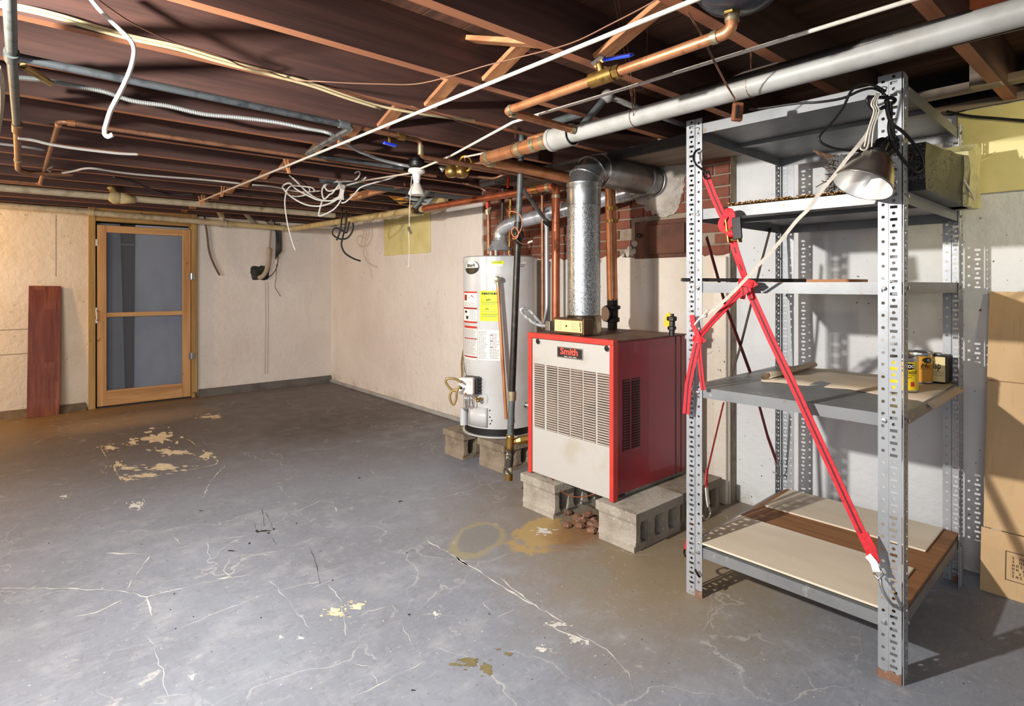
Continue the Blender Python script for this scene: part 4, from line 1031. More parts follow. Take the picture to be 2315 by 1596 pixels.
# copper branch with blue lever valve, rising to the expansion tank
AX, AZ = 1.5, 2.0
ey = at(1655, 64, X=AX).y
tkc = Vector((1.5, 0.785, 2.05))
cb = pipe('copper_branch_pipe', [Vector((AX,ey,2.075)), Vector((AX,ey,AZ)), Vector((AX,1.775,AZ)), Vector((1.93,1.79,AZ)), Vector((1.953,2.06,AZ+0.03)), Vector((1.955,2.13,AZ+0.028))], 0.0165, 'copper', 'copper branch pipe with a blue lever valve below the dark tank', 0.028)
for p, d in (((AX,1.74,AZ),Yv), ((AX+0.035,1.776,AZ),Xv), ((1.9,1.789,AZ),Xv), ((AX,ey+0.05,AZ),Yv), ((AX,ey,2.035),Zv)): collar(cb, p, d, 0.0195, 0.018)
collar(cb, (AX,ey,2.06), Zv, 0.024, 0.03, 'brass', 'tank_nipple', 6)
vy = at(1362, 165, X=AX).y
m = MB().tube([Vector((AX,vy-0.05,AZ)), Vector((AX,vy+0.05,AZ))], 0.026, 8).tube([Vector((AX,vy-0.075,AZ)), Vector((AX,vy-0.05,AZ))], 0.023, 6).tube([Vector((AX,vy,AZ)), Vector((AX-0.02,vy,AZ+0.05))], 0.012, 8)
m.build('ball_valve', 'brass', cb, smooth=True)
a0, a1 = Vector((AX-0.024,vy+0.012,AZ+0.052)), at(1430, 124, X=AX-0.01)
MB().strap([Vector((AX-0.026,vy+0.02,AZ+0.04)), Vector((AX-0.026,vy-0.02,AZ+0.05)), a0+(a1-a0)*0.3], 0.026, 0.004, (-0.5,0,-1)).build('lever_plate', 'steel', cb)
MB().beam(a0+(a1-a0)*0.25, a1, 0.03, 0.011, up=(-0.5,0,1)).build('lever_handle', 'blue', cb, bevel=0.005)
tk = MB().lathe(tkc, Zv, [(0.0,0.0),(0.045,0.004),(0.085,0.018),(0.108,0.042),(0.118,0.075),(0.118,0.22)], 32, cap=False)
o = tk.build('expansion_tank', 'tank', smooth=True); tag(o, 'dark blue rounded tank bottom between the joists above the copper elbow', 'tank')
# dark iron pipe beside the white one
ip = pipe('iron_pipe', [Vector((2.25,-2.0,2.05)), Vector((2.135,0.55,2.035)), Vector((2.10,2.0,2.03))], 0.017, 'iron', 'thin black iron pipe running beside the thick white pipe over the shelves', 0)
# grey pipes and fittings around the white coupling
gp = pipe('grey_gas_pipe', [at(1193,302,f=3.3), at(1255,275,f=3.12), at(1345,248,f=2.9), at(1372,215,f=2.75)], 0.02, 'grey_pipe', 'grey painted gas pipe running above the copper branch to a white tee', 0.03)
collar(gp, at(1335,252,f=2.92), (1,-0.4,0), 0.027, 0.05, 'grey_pipe', 'coupling'); 
d_ = (at(1372,215,f=2.75)-at(1320,280,f=2.72))
MB().tube([at(1372,218,f=2.75), at(1318,282,f=2.7)], 0.017, 10).build('offset_pipe', 'grey_pipe', gp, smooth=True)
MB().sphere(at(1373,217,f=2.74), 0.033).build('tee_hub', 'pvc', gp, smooth=2)
MB().tube([at(1376,218,f=2.73), at(1440,243,f=2.9), at(1500,266,f=3.05), at(1590,300,f=3.3)], 0.015, 10).build('branch_pipe', 'pvc', gp, smooth=2)
# long lean gas pipe standing before the heater
GT, GB = at(1180,300,f=3.5), at(1150,1084,f=3.5)
gk = lambda py: GT + (GB-GT)*((py-300)/784.0)
lg = thing('gas_drop_pipe', 'long dark gas pipe standing in front of the water heater with a brass tee', 'pipe', tuple(GB))
MB().tube([gk(300), gk(505)], 0.018, 14).build('upper_pipe', 'grey_pipe', lg, smooth=True)
MB().tube([gk(520), gk(885)], 0.0205, 14).build('middle_pipe', 'iron', lg, smooth=True)
MB().tube([gk(884), gk(905)], 0.0265, 14).build('coupling', 'solder', lg, smooth=True)
MB().tube([gk(900), gk(985)], 0.0205, 14).build('lower_pipe', 'grey_pipe', lg, smooth=True)
MB().tube([gk(983), gk(988), gk(1000), gk(1012), gk(1016)], 0.025, 12, radii=[0.027,0.023,0.029,0.023,0.026]).build('tee_fitting', 'brass', lg, smooth=2)
a_ = gk(1000); MB().tube([a_, a_+Vector((0.03,-0.02,0.005)), a_+Vector((0.05,-0.035,0.012)), a_+Vector((0.10,-0.07,0.02))], 0.02, 8, radii=[0.016,0.02,0.028,0.028]).tube([a_+Vector((0.1,-0.07,0.02)), a_+Vector((0.2,-0.12,0.04))], 0.016, 8).build('union', 'brass', lg)
MB().tube([gk(1012), gk(1076)], 0.0205, 12).build('drip_leg', mat('chipped_white_pipe', c(186,176,150), 0.6, 0, [(c(52,48,42), 16, 0.5, 0.54)]), lg, smooth=True)
MB().tube([gk(1070), gk(1085)], 0.0245, 10).build('drip_cap', 'brass', lg, smooth=True)
MB().tube([gk(502), gk(522)], 0.026, 10).build('union_nut', 'iron', lg, smooth=True)
p = gk(540); pv = MB().lathe(p+Vector((0,0,0.06)), (0.1,0.05,-1), [(0.02,0),(0.032,0.02),(0.036,0.05),(0.026,0.075),(0.018,0.08)], 10)
pv.beam(p+Vector((-0.02,-0.02,0.05)), p+Vector((-0.03,-0.02,-0.03)), 0.018, 0.008, up=(1,0,0)); pv.build('gas_cock', 'iron', lg)
vt = at(1180, 292, f=3.46)
MB().obox(vt+Vector((0,0,0.03)), (0.04,0.02,0), (-0.02,0.04,0), (0,0,0.05)).build('top_valve', 'grey_pipe', lg, bevel=0.012)
MB().tube([vt+Vector((0,0,0.0)), vt+Vector((0.06,-0.08,0.0))], 0.016, 10).build('valve_outlet', 'grey_pipe', lg, smooth=True)
cable('wire_coil', spline([at(1153,492,f=3.45), at(1151,480,f=3.42), at(1160,478,f=3.4), at(1175,485,f=3.4), at(1180,500,f=3.4), at(1178,518,f=3.4), at(1166,536,f=3.4), at(1158,530,f=3.4), at(1157,520,f=3.4), at(1165,514,f=3.4), at(1172,524,f=3.4), at(1170,536,f=3.4), at(1163,540,f=3.4), at(1158,538,f=3.4)], 6), 0.003, mat('orange_wire', c(206,128,84), 0.5), 'coil of thin orange wire hung on the gas pipe beside the heater flue', 'wire', raw=True)
cable('sensor_lead', [at(1166,540,f=3.4), at(1178,550,f=3.4), at(1192,551,f=3.4), at(1206,545,f=3.4)], 0.0022, 'brown_wire', 'thin lead with a white plug end hanging from the orange wire coil', 'wire')
MB().tube([at(1193,549,f=3.4), at(1204,545,f=3.4)], 0.006, 8).build('plug_end', 'white_metal', None); o = bpy.data.objects['plug_end']; o.parent = bpy.data.objects['sensor_lead']; o.location = Vector(o['_o']) - Vector(bpy.data.objects['sensor_lead']['_o'])
# copper line along the boiler wall becoming a taped cream pipe round the corner
cw = pipe('wall_copper_pipe', [Vector((2.75,2.735,1.0)), Vector((2.75,2.735,1.962)), Vector((2.70,4.35,1.962))], 0.028, 'copper_red', 'copper pipe running along the boiler wall and dropping behind the red boiler', 0.05)
collar(cw, (2.748,2.80,1.962), Yv, 0.0315, 0.03, 'solder'); collar(cw, (2.744,2.92,1.962), Yv, 0.0315, 0.05, 'brass'); collar(cw, (2.75,2.735,1.89), Zv, 0.0315, 0.02, 'solder')
j0 = at(936, 477, X=2.70)
tp_ = pipe('taped_corner_pipe', [Vector((2.70,4.30,1.962)), Vector((2.70,4.42,1.962)), Vector((2.60,7.20,1.992)), Vector((1.55,7.20,2.01))], 0.032, 'taped', 'cream taped pipe turning the room corner below the joists', 0.08)
collar(tp_, (2.70,4.38,1.962), Yv, 0.042, 0.07, 'iron', 'joint_ring'); collar(tp_, (2.70,4.44,1.962), Yv, 0.037, 0.05, 'brass', 'joint_ring')
for q in ((2.605,7.06,1.99), (2.50,7.20,1.995)): 
    collar(tp_, q, Yv if q[1] < 7.1 else Xv, 0.038, 0.03, 'taped2', 'tape_band'); 
dp = pipe('wrapped_wall_pipe', [Vector((1.75,7.20,2.006)), Vector((0.62,7.20,2.028)), Vector((-3.4,7.20,2.09))], 0.032, 'taped2', 'pale wrapped pipe crossing in front of the door header', 0)
collar(dp, (0.58,7.20,2.029), Xv, 0.037, 0.04, 'taped', 'tape_band'); collar(dp, (1.80,7.20,2.005), Xv, 0.042, 0.09, 'taped2', 'tee_fitting')
MB().tube(rounded([Vector((1.80,7.20,2.0)), Vector((1.80,7.2,2.08)), Vector((1.74,7.1,2.14))], 0.03), 0.03, 12).build('tee_riser', 'taped2', dp, smooth=True)
MB().tube([Vector((2.2,7.24,2.0)), Vector((2.1,7.2,2.09)), Vector((2.0,7.1,2.16))], 0.026, 12).build('drain_riser', 'hose', dp, smooth=True)
up = pipe('wrapped_upper_pipe', [Vector((-3.4,5.97,2.055)), Vector((2.62,5.98,2.048))], 0.029, 'taped2', 'pale wrapped pipe hung under the joists ahead of the door wall', 0)
p = at(262, 447, Y=5.97); MB().sphere(p, 0.055, 1.1,1,1).tube([p+Vector((0.03,0,0)), p+Vector((0.14,0,-0.005))], 0.04, 12, radii=[0.05,0.032]).build('wrapped_fitting', 'taped', up, smooth=2)
MB().tube([p+Vector((0,0,0.02)), p+Vector((-0.03,-0.02,0.075)), p+Vector((-0.05,-0.03,0.09))], 0.025, 8).build('fitting_stub', 'brass_flex', up, smooth=2)
# copper piping at the door side of the ceiling
cl = pipe('copper_loop_pipe', [Vector((2.25,3.43,2.068)), Vector((0.155,3.44,2.068)), Vector((0.14,5.68,2.068)), Vector((-2.6,5.7,2.068))], 0.0125, 'copper_old', 'thin copper pipe bent twice beneath the joists toward the door wall', 0.03)
for p, d in (((0.2,3.44,2.068),Xv), ((0.155,3.5,2.068),Yv), ((0.141,5.62,2.068),Yv)): collar(cl, p, d, 0.0155, 0.03, 'copper')
gl = pipe('grey_trunk_pipe', [Vector((-0.03,-1.5,2.05)), Vector((-0.01,2.45,2.05)), Vector((0.006,3.75,2.05))], 0.0155, 'grey_pipe', 'grey pipe running straight toward the door wall at the ceiling edge', 0)
MB().tube(rounded([Vector((0.006,3.7,2.05)), Vector((0.012,4.95,2.05)), Vector((0.06,5.02,2.045)), Vector((0.3,5.05,2.07))], 0.03), 0.0165, 10).build('copper_tail', 'copper_old', gl, smooth=True)
collar(gl, (0.005,3.62,2.05), Yv, 0.021, 0.16, 'copper_old', 'coupling'); collar(gl, (-0.01,2.5,2.05), Yv, 0.021, 0.08, 'grey_pipe', 'tee_fitting')
collar(gl, (0.01,4.55,2.05), Yv, 0.02, 0.05, 'solder', 'clip')
MB().tube([Vector((0.02,2.66,2.07)), Vector((0.10,2.80,2.065))], 0.012, 8).build('stub', 'brass_flex', gl, smooth=True)
gc = pipe('grey_conduit', [Vector((0.0,2.51,2.052)), Vector((1.22,2.57,2.052)), Vector((1.27,3.30,2.055)), Vector((1.9,3.285,2.055))], 0.0145, 'galv', 'grey steel conduit running below the joists to the ceiling lamp', 0.06)
collar(gc, (1.17,2.568,2.052), Xv, 0.019, 0.05, 'grey_pipe', 'coupling')
c2 = pipe('copper_cross_pipe', [Vector((1.28,2.60,2.06)), Vector((1.62,2.615,2.06)), Vector((1.62,2.615,1.975)), Vector((2.2,2.66,1.985)), Vector((2.62,2.72,1.99))], 0.012, 'copper_old', 'copper pipe with a blue valve stepping down beside the clothesline', 0.03)
collar(c2, (1.5,2.611,2.06), Xv, 0.018, 0.04, 'brass', 'valve_body'); collar(c2, (1.62,2.615,2.01), Zv, 0.016, 0.05, 'solder')
p = Vector((1.43,2.609,2.06))
MB().tube([p, p+Vector((0,-0.01,-0.05))], 0.008, 8).build('valve_stem', 'brass', c2)
MB().beam(p+Vector((-0.035,-0.01,-0.05)), p+Vector((0.035,-0.01,-0.056)), 0.024, 0.012).build('valve_handle', 'blue', c2, bevel=0.004)
# brass regulator with yellow wheel
rg = thing('brass_valve_pair', 'pair of brass valves with a yellow wheel beside the white ceiling lamp', 'valve', tuple(at(1030,405,f=3.5)))
m = MB()
for px, py in ((1020,383),(1042,384)):
    p = at(px, py, f=3.5); m.lathe(p+Vector((0,0,0.05)), (0.1,0,-1), [(0.014,0),(0.02,0.02),(0.042,0.045),(0.045,0.075),(0.03,0.095),(0.012,0.1)], 14)
p = at(1016, 352, f=3.5); m.tube([p, p+Vector((0,0,-0.07))], 0.006, 8)
m.tube([at(1008,382,f=3.5), at(1062,372,f=3.5)], 0.016, 10); m.build('valve_body', 'brass', rg, smooth=2)
MB().tube([at(1004,377,f=3.5), at(1000,385,f=3.5), at(996,376,f=3.5)], 0.014, 8).build('port_fitting', 'steel', rg, smooth=2)
ctr = at(1052,370,f=3.48); ax_ = Vector((0.9,0.3,0.15)).normalized(); u = ax_.cross(Zv).normalized(); v = ax_.cross(u)
MB().tube([ctr+(u*math.cos(t)+v*math.sin(t))*0.045 for t in [2*math.pi*k/20 for k in range(21)]], 0.006, 8).build('wheel', 'yellow', rg, smooth=2)
MB().tube([at(1040,383,f=3.49), ctr], 0.008, 6).tube([ctr+u*0.045, ctr-u*0.045], 0.004, 6).tube([ctr+v*0.045, ctr-v*0.045], 0.004, 6).build('spindle', 'brass', rg)
pipe('brass_feed_pipe', [at(1060,374,f=3.49), at(1100,366,f=3.4)], 0.011, 'copper_old', 'short copper stub joining the brass valves to the thick copper pipe', 0, seg=8)
# small pipes before the chimney
pipe('thin_copper_riser', [at(1226,432,f=4.1), at(1227,742,f=4.1)], 0.0115, 'copper_old', 'thin copper riser before the chimney next to the grey conduit', 0, seg=8)
rc = pipe('grey_riser_conduit', [at(1214,470,f=3.98), at(1236,505,f=3.95), at(1237,700,f=3.9), at(1231,738,f=3.85)], 0.015, mat('pale_conduit', c(166,170,174), 0.4, 0.4), 'pale grey conduit dropping to the top of the red boiler', 0.04)
ac = pipe('armoured_cable', [at(1183,428,f=3.6), at(1197,448,f=3.65), at(1220,480,f=3.8), at(1238,503,f=3.93)], 0.012, 'galv', 'armoured cable slanting from the gas pipe down to the pale conduit', 0.03, 'cable')
MB().tube([at(1233,499,f=3.91), at(1240,507,f=3.94)], 0.02, 8).build('cable_clamp', 'iron', ac)
fl_ = cable('flexible_conduit', [at(1247,736,f=3.42), at(1222,736,f=3.45), at(1200,725,f=3.45), at(1180,706,f=3.45), at(1180,698,f=3.45), at(1195,700,f=3.47), at(1212,718,f=3.48), at(1226,734,f=3.5)], 0.0095, mat('grey_flex', c(186,188,190), 0.5, 0, [(c(130,132,134), 60, 0.45, 0.6)]), 'grey flexible conduit looping beside the boiler damper box', 'conduit')
o = MB().box(at(1243,748,f=3.42)-Vector((0.02,0.02,0)), at(1243,748,f=3.42)+Vector((0.02,0.02,0.06))).build('junction_fitting', 'galv_sheet', bevel=0.004); tag(o, 'small metal fitting where the flexible conduit meets the damper box', 'fitting')
# hot and cold connections over the heater
hc = pipe('heater_supply_pipe', [at(1104,445,f=4.45), at(1105,575,f=4.45)], 0.017, 'copper_old', 'wrapped copper supply pipe rising from the heater top beside the white wall', 0)
MB().tube([at(1102,440,f=4.44), at(1102,470,f=4.44)], 0.014, 10).build('red_sleeve', mat('red_sleeve', c(190,40,34), 0.5), hc)
MB().tube([at(1103,474,f=4.44), at(1104,486,f=4.44)], 0.024, 8).tube([at(1104,480,f=4.44), at(1110,468,f=4.40)], 0.008, 6).build('shutoff_valve', 'solder', hc)
pipe('dark_drop_pipe', [at(1137,425,f=4.5), at(1135,520,f=4.5)], 0.013, mat('dark_brown_pipe', c(54,40,34), 0.5), 'dark brown pipe hanging over the heater flue elbow', 0)
bc = pipe('brass_valve_chain', [at(1147,436,f=4.3), at(1154,446,f=4.3), at(1154,480,f=4.3), at(1152,545,f=4.35), at(1151,575,f=4.36)], 0.0085, 'brass', 'row of small brass fittings dropping to the heater top', 0.01)
for yy in (440, 448, 468, 478, 486): collar(bc, at(1153.5,yy,f=4.3), Zv, 0.014, 0.018, 'brass', 'brass_fitting', 6)
tg = pipe('red_handled_pipe', [at(1062,398,f=3.9), at(1100,404,f=4.0), at(1140,396,f=4.1), at(1160,392,f=4.1)], 0.009, 'copper_old', 'small copper pipe with an orange red lever above the heater', 0.03)
MB().beam(at(1150,401,f=4.08), at(1148,424,f=4.05), 0.02, 0.012, up=(1,0,0)).build('lever', 'red_tag', tg, bevel=0.004)
t2 = pipe('small_bent_pipe', [at(1060,398,f=3.6), at(1085,400,f=3.6), at(1118,404,f=3.62), at(1148,390,f=3.6), at(1190,392,f=3.7)], 0.008, 'copper_old', 'small bent copper pipe with a blue handle under the thick copper pipe', 0.03)
MB().beam(at(1146,391,f=3.58), at(1160,388,f=3.58), 0.02, 0.014).build('handle', 'blue', t2, bevel=0.003)
pipe('copper_tube_pair', [at(1000,402,f=4.6), at(1050,415,f=4.55), at(1085,423,f=4.5), at(1098,432,f=4.5)], 0.011, 'copper_old', 'copper tube bending down to the heater supply pipe', 0.03)
pipe('capped_waste_pipe', [at(1008,449,f=5.2), at(958,462,f=5.35), at(930,470,f=5.5)], 0.034, 'taped', 'short cream taped pipe stub above the yellowish wall board', 0)
pipe('grey_slant_pipe', [at(972,424,f=4.9), at(948,458,f=5.0), at(936,470,f=5.0)], 0.022, 'grey_pipe', 'dark grey pipe slanting behind the white lamp shade', 0)
# gas shutoff on the boiler top
p = at(1519, 742, X=2.78); gv = thing('relief_valve', 'black pressure valve with a yellow tag standing on the boiler top', 'valve', (p.x, p.y, BZ1))
MB().lathe((p.x,p.y,BZ1-0.004), Zv, [(0.016,0),(0.016,0.03),(0.024,0.034),(0.024,0.05),(0.018,0.054),(0.018,0.08),(0.028,0.085),(0.028,0.105),(0.012,0.11),(0.012,0.122)], 8).build('valve_body', 'iron', gv)
t0 = at(1506,724,X=2.76)
MB().prism([at(1501,736,X=2.765), at(1514,742,X=2.765), at(1516,712,X=2.765), at(1511,705,X=2.765), at(1503,714,X=2.765)], (0.004,0,0)).build('tag', mat('yellow_tag', c(232,190,40), 0.5), gv)
# ------------------------------------------------------------------ cables under the ceiling
cc = lambda pts, Z=None, Y=None, X=None, f=None: [at(a, b, Z=Z, Y=Y, X=X, f=f) for a, b in pts]
for k, (dy, dz) in enumerate(((0, 0), (0.006, -0.012))):
    cable('cream_cable', [p + Vector((0, -0.004*k, dz)) for p in cc([(-30,0),(60,16),(140,36),(205,56),(300,82),(400,104),(500,134),(600,160),(700,187),(780,215),(860,240)], Y=2.228)] + ([Vector((1.40,2.2,2.06)), at(1060,271,f=2.78), at(1110,272,f=2.95), at(1160,280,f=3.2)] if k == 0 else []), 0.0058, 'cream_cable',
          'cream cable stapled along a joist and running on to the gas pipe valve' if k == 0 else 'second cream cable lying just under the stapled one on the same joist', 'cable', n=5)
cable('white_flat_cable', cc([(196,-14),(225,22),(262,58),(294,90),(303,110),(301,135),(290,170),(270,212),(252,246),(243,272),(237,295),(238,305),(246,309),(255,304)], f=1.75), 0.0068, 'white_cable', 'thick white cable hanging loose from the joists with a hooked end', 'cable')
bw = [(200,-18),(250,20),(310,58),(400,98),(500,128),(550,150),(600,160),(660,180),(720,184),(790,188),(860,190),(940,190),(1020,172),(1100,148),(1180,128),(1290,98),(1380,55),(1470,8),(1490,-8)]
cable('thin_brown_wire', [at(a, b, Z=2.085 if i < 8 else 2.07) for i, (a, b) in enumerate(bw)], 0.0024, 'brown_wire', 'thin brown wire sagging across the joists past the bridging braces', 'wire', n=5, seg=6)
cable('thin_grey_wire', [at(a, b, Z=2.07) for a, b in ((930,240),(1000,262),(1060,282),(1110,300),(1150,322),(1172,352))], 0.002, 'brown_wire', 'very thin wire drooping toward the tall gas pipe top', 'wire', n=5, seg=6)
fx = cc([(30,174),(90,180),(150,190),(230,206),(300,228),(380,240),(460,258),(540,266),(620,276),(690,290),(752,304)], Y=2.89) + [at(800,336,Z=2.075), at(850,357,Z=2.06), at(900,371,Z=2.055), at(932,377,Z=2.05)]
sp = spline(fx, 40)
mb = MB(); mb.tube(sp, 0.0085, 8, radii=[0.0105 if i % 2 else 0.0068 for i in range(len(sp))])
o = mb.build('armoured_ceiling_cable', mat('flex_steel', c(172,176,174), 0.4, 0.4), smooth=False); tag(o, 'ribbed armoured cable running through a joist bay to the ceiling lamp', 'cable')
cable('white_joist_cable', cc([(40,312),(75,317),(112,326),(160,334),(215,341),(270,347),(312,349)], Y=3.69), 0.0075, 'white_cable', 'white cable along a joist just past the thin copper pipe bend', 'cable')
cable('short_white_cable', cc([(-40,320),(0,325),(50,331),(101,339)], Z=2.09), 0.008, mat('off_white_cable', c(178,176,172), 0.5), 'short blunt grey white cable end behind the grey ceiling pipe', 'cable')
cable('curved_white_cable', cc([(117,376),(105,382),(118,389),(138,391),(165,387),(190,381),(215,381),(260,388),(310,394),(380,400),(460,406),(545,415)], Z=2.07), 0.0075, 'white_cable', 'long white cable with a curled end crossing ahead of the wrapped pipes', 'cable')
cable('white_branch_cable', cc([(570,418),(620,422),(660,431),(690,434),(724,431)], Z=2.05), 0.006, 'white_cable', 'white cable leading into the tangled white coil', 'cable')
cable('old_black_cable', cc([(258,400),(300,410),(340,428),(380,438),(440,440)], Z=2.08), 0.008, 'black_cable', 'black cable sagging behind the long white cable', 'cable')
l_ = MB()
for k in range(4): l_.tube(spline(cc([(-6+k*2,150),(0+k*3,185),(2+k*2,240),(-4+k,300)], Z=2.0) , 5), 0.003, 5)
o = l_.build('wire_loops', 'hose', smooth=2); tag(o, 'loops of pale wire hanging beside the grey ceiling pipe', 'wire')
# clotheslines
l1 = cable('clothesline', [at(1570,0,Z=2.03)+(at(1570,0,Z=2.03)-at(445,458,Z=2.03))*0.5, at(1570,0,Z=2.03), at(1000,232,Z=2.03), at(445,458,Z=2.03)], 0.0072, 'white_cord', 'long straight clothesline under the joists ending at the wrapped pipe', 'clothesline', raw=True)
cable('clothesline', [at(2060,0,Z=2.03)+(at(2060,0,Z=2.03)-at(1365,215,Z=2.03))*1.6, at(2060,0,Z=2.03), at(1365,215,Z=2.03), at(1160,276,Z=2.03), at(1020,352,Z=2.03), at(925,392,f=3.75), at(812,410,f=4.4)], 0.0066, 'white_cord', 'second clothesline above the thick white pipe running into the tangled coil', 'clothesline', raw=True)
cable('clothesline', [at(1760,143,Z=2.045), at(1680,166,Z=2.045), at(1560,222,Z=2.04), at(1440,262,Z=2.04), at(1215,322,Z=2.03), at(1050,337+18,Z=2.02)], 0.0058, 'white_cord', 'thin white line lying close along the top of the thick white pipe', 'clothesline', raw=True)
cf = 4.45
coil = [(828,400),(815,410),(780,420),(745,432),(735,420),(752,412),(800,408),(814,393),(808,388),(790,400),(770,414),(752,436),(745,440),(733,450),(728,432),(735,417),(752,408),(765,412),(770,432),(762,450),(745,454),(720,452),(700,444),(670,428),(655,414),(640,420),(642,428),(660,446),(690,462),(720,466),(745,460),(765,448),(776,430),(771,452),(756,472),(735,484),(722,488),(722,478),(728,455)]
coil_o = cable('white_coil', cc(coil, f=cf), 0.0066, 'white_cable', 'tangled loose coil of white cable hanging from the second clothesline', 'cable coil', n=6)
c2_ = [(654,396),(668,408),(690,430),(715,448),(745,454),(764,446)]
cable('strand', cc(c2_, f=cf+0.02), 0.0066, 'white_cable', None, parent=coil_o)
c3 = [(712,431),(704,424),(680,421),(660,420),(650,428),(646,440),(644,458),(646,480),(650,505),(656,530),(663,553),(668,566)]
cable('strand', cc(c3, f=cf-0.05), 0.0055, 'white_cable', None, parent=coil_o)
c4 = [(690,420),(700,428),(692,440),(670,444),(650,440)]
cable('strand', cc(c4, f=cf+0.04), 0.005, 'white_cable', None, parent=coil_o)
c5 = [(905,394),(880,404),(840,415),(815,424),(800,440),(782,456),(772,459)]
cable('strand', cc(c5, f=4.3), 0.006, 'white_cable', None, parent=coil_o)
m = MB()
for dx in (-3, 0, 3, 6): m.tube(spline(cc([(773+dx,424),(772+dx*0.6,440),(768+dx*1.4,452)], f=4.42), 4), 0.006, 6)
m.tube(cc([(768,418),(780,424)], f=4.4), 0.018, 8); m.build('tie', 'white_cable', coil_o, smooth=2)
# wooden clothespins
def pin(px, py, f, rot, label):
    p = at(px, py, f=f); r_ = thing('clothespin', label, 'clothespin', tuple(p), 'wooden clothespins')
    for s_ in (-1, 1):
        a_ = p + Vector((0.01*s_, 0, 0.045)) + Vector((rot*0.0, 0, 0)); b_ = p + Vector((0.004*s_, 0.0, -0.04)) + Vector((rot, 0, 0))
        MB().beam(a_, b_, 0.011, 0.008, up=(1,0,0)).build('prong', 'brace', r_)
    MB().tube([p+Vector((-0.012,0,0.004)), p+Vector((0.012,0,0.004))], 0.006, 8).build('spring', 'steel', r_)
def L1(px): return at(px, 458+(px-445)*(0-458)/(1570-445.0), Z=2.03)
for i, (px, rot, lb) in enumerate(((646,0.02,'wooden clothespin clipped on the clothesline beside the white coil'), (504,-0.01,'wooden clothespin on the clothesline between its tied end and the coil'), (459,0.0,'wooden clothespin nearest the tied end of the clothesline'), (452,0.01,'wooden clothespin right at the knotted end over the wrapped pipe'))):
    p = L1(px); f = p.dot(Vector((SY,CY_,0))); py = HY - (p.z-EYE)*F/f; pin(px, py, f, rot, lb)
# black cables hanging by the room corner
kb = [(772,470),(773,500),(772,520),(768,540),(762,541),(770,525),(777,512)]
bk = MB()
bk.tube(spline(cc([(773,470),(772,500),(768,525),(761,543)], f=6.0), 6), 0.009, 6)
bk.tube(spline(cc([(783,478),(781,510),(774,540),(772,555),(780,572),(798,584),(815,590)], f=6.0), 6), 0.009, 6)
bk.tube(spline(cc([(790,500),(784,525),(775,522),(760,515),(752,522),(754,532),(768,540),(785,538),(797,522),(798,506),(793,482)], f=6.0), 6), 0.009, 6)
o = bk.build('black_cable_knot', 'black_cable', smooth=2); tag(o, 'knotted black cables hanging below the taped pipe at the room corner', 'cable')
# wire hangers, twine with its weight
for (a, b, lb) in (((1388,-6),(1436,285),'pair of thin brown hanger wires beside the blue lever'), ((1464,20),(1455,200),'single thin grey hanger wire crossing the copper branch pipe')):
    m = MB(); f0 = 1.9 if lb[0] == 'p' else 2.0
    for k in ((0, 8) if lb[0] == 'p' else (0,)):
        m.tube(spline([at(a[0]+k, a[1], f=f0), at((a[0]+b[0])/2+k+3, (a[1]+b[1])/2, f=f0+0.25), at(b[0]-k*0.3, b[1], f=f0+0.5)], 5), 0.0014, 5)
    o = m.build('hanger_wire', 'brown_wire', smooth=2); tag(o, lb, 'wire')
tw = thing('hanging_weight', 'small brown wooden block hanging on twine above the top shelf corner', 'weight', tuple(at(1668,272,f=2.0)))
m = MB()
for k in (0, 3): m.tube([at(1553+k,26,f=1.62), at(1583+k,76,f=1.7), at(1612+k,136,f=1.8), at(1640+k,190,f=1.9), at(1660+k*0.5,222,f=1.97), at(1659,235,f=2.0)], 0.0018, 5)
m.build('twine', 'brown_wire', tw)
pA = at(1667,253,f=2.0); 
MB().obox(pA, Vector((0.72,-0.62,-0.1)).normalized()*0.017, Vector((0.6,0.75,0)).normalized()*0.011, (0.006,0,0.033)).build('block', 'terracotta', tw, bevel=0.004)
MB().obox(pA+Vector((-0.014,-0.006,-0.003)), Vector((0.72,-0.62,-0.1)).normalized()*0.004, Vector((0.6,0.75,0)).normalized()*0.006, (0.004,0,0.022)).build('slot', 'dark', tw)
# ceiling lamp holder with reflector bulb and pull string
lx = at(942, 380, f=3.65)
cl_ = thing('ceiling_lamp', 'white porcelain ceiling lamp holder with an unlit reflector bulb and pull string', 'lamp', (lx.x, lx.y, 2.09))
LZ = lambda y: EYE + (643-y)/F*3.65
MB().lathe((lx.x,lx.y,LZ(378)), Zv, [(0.045,0),(0.05,0.01),(0.05,0.05)], 12).build('ceiling_box', 'black', cl_, smooth=True)
MB().lathe((lx.x,lx.y,LZ(394)), Zv, [(0.024,-0.005),(0.03,0.0),(0.05,0.008),(0.055,0.018),(0.053,0.03),(0.045,0.036)], 28).build('holder_base', 'porcelain', cl_, smooth=True)
MB().lathe((lx.x,lx.y,LZ(414)), Zv, [(0.02,-0.012),(0.021,0.0),(0.021,0.02),(0.025,0.022),(0.025,0.032),(0.028,0.062)], 24).build('socket', 'porcelain', cl_, smooth=True)
MB().lathe((lx.x,lx.y,LZ(441)), Zv, [(0.03,-0.004),(0.05,0.0),(0.054,0.008),(0.05,0.02),(0.027,0.066),(0.02,0.078)], 28).build('bulb', 'bulb', cl_, smooth=True)
m = MB().tube([at(931,397,f=3.6), at(929,420,f=3.6), at(926,470,f=3.6), at(925,516,f=3.6)], 0.0022, 6).tube([at(924,522,f=3.6), at(925,560,f=3.6), at(924,601,f=3.6)], 0.0018, 6).sphere(at(924,602,f=3.6), 0.005)
m.build('pull_string', 'white_cord', cl_)
MB().obox(at(926,521,f=3.6), (0.010,0,-0.02), (0,0.004,0), (0.007,0,0.005)).build('string_clip', 'solder', cl_)
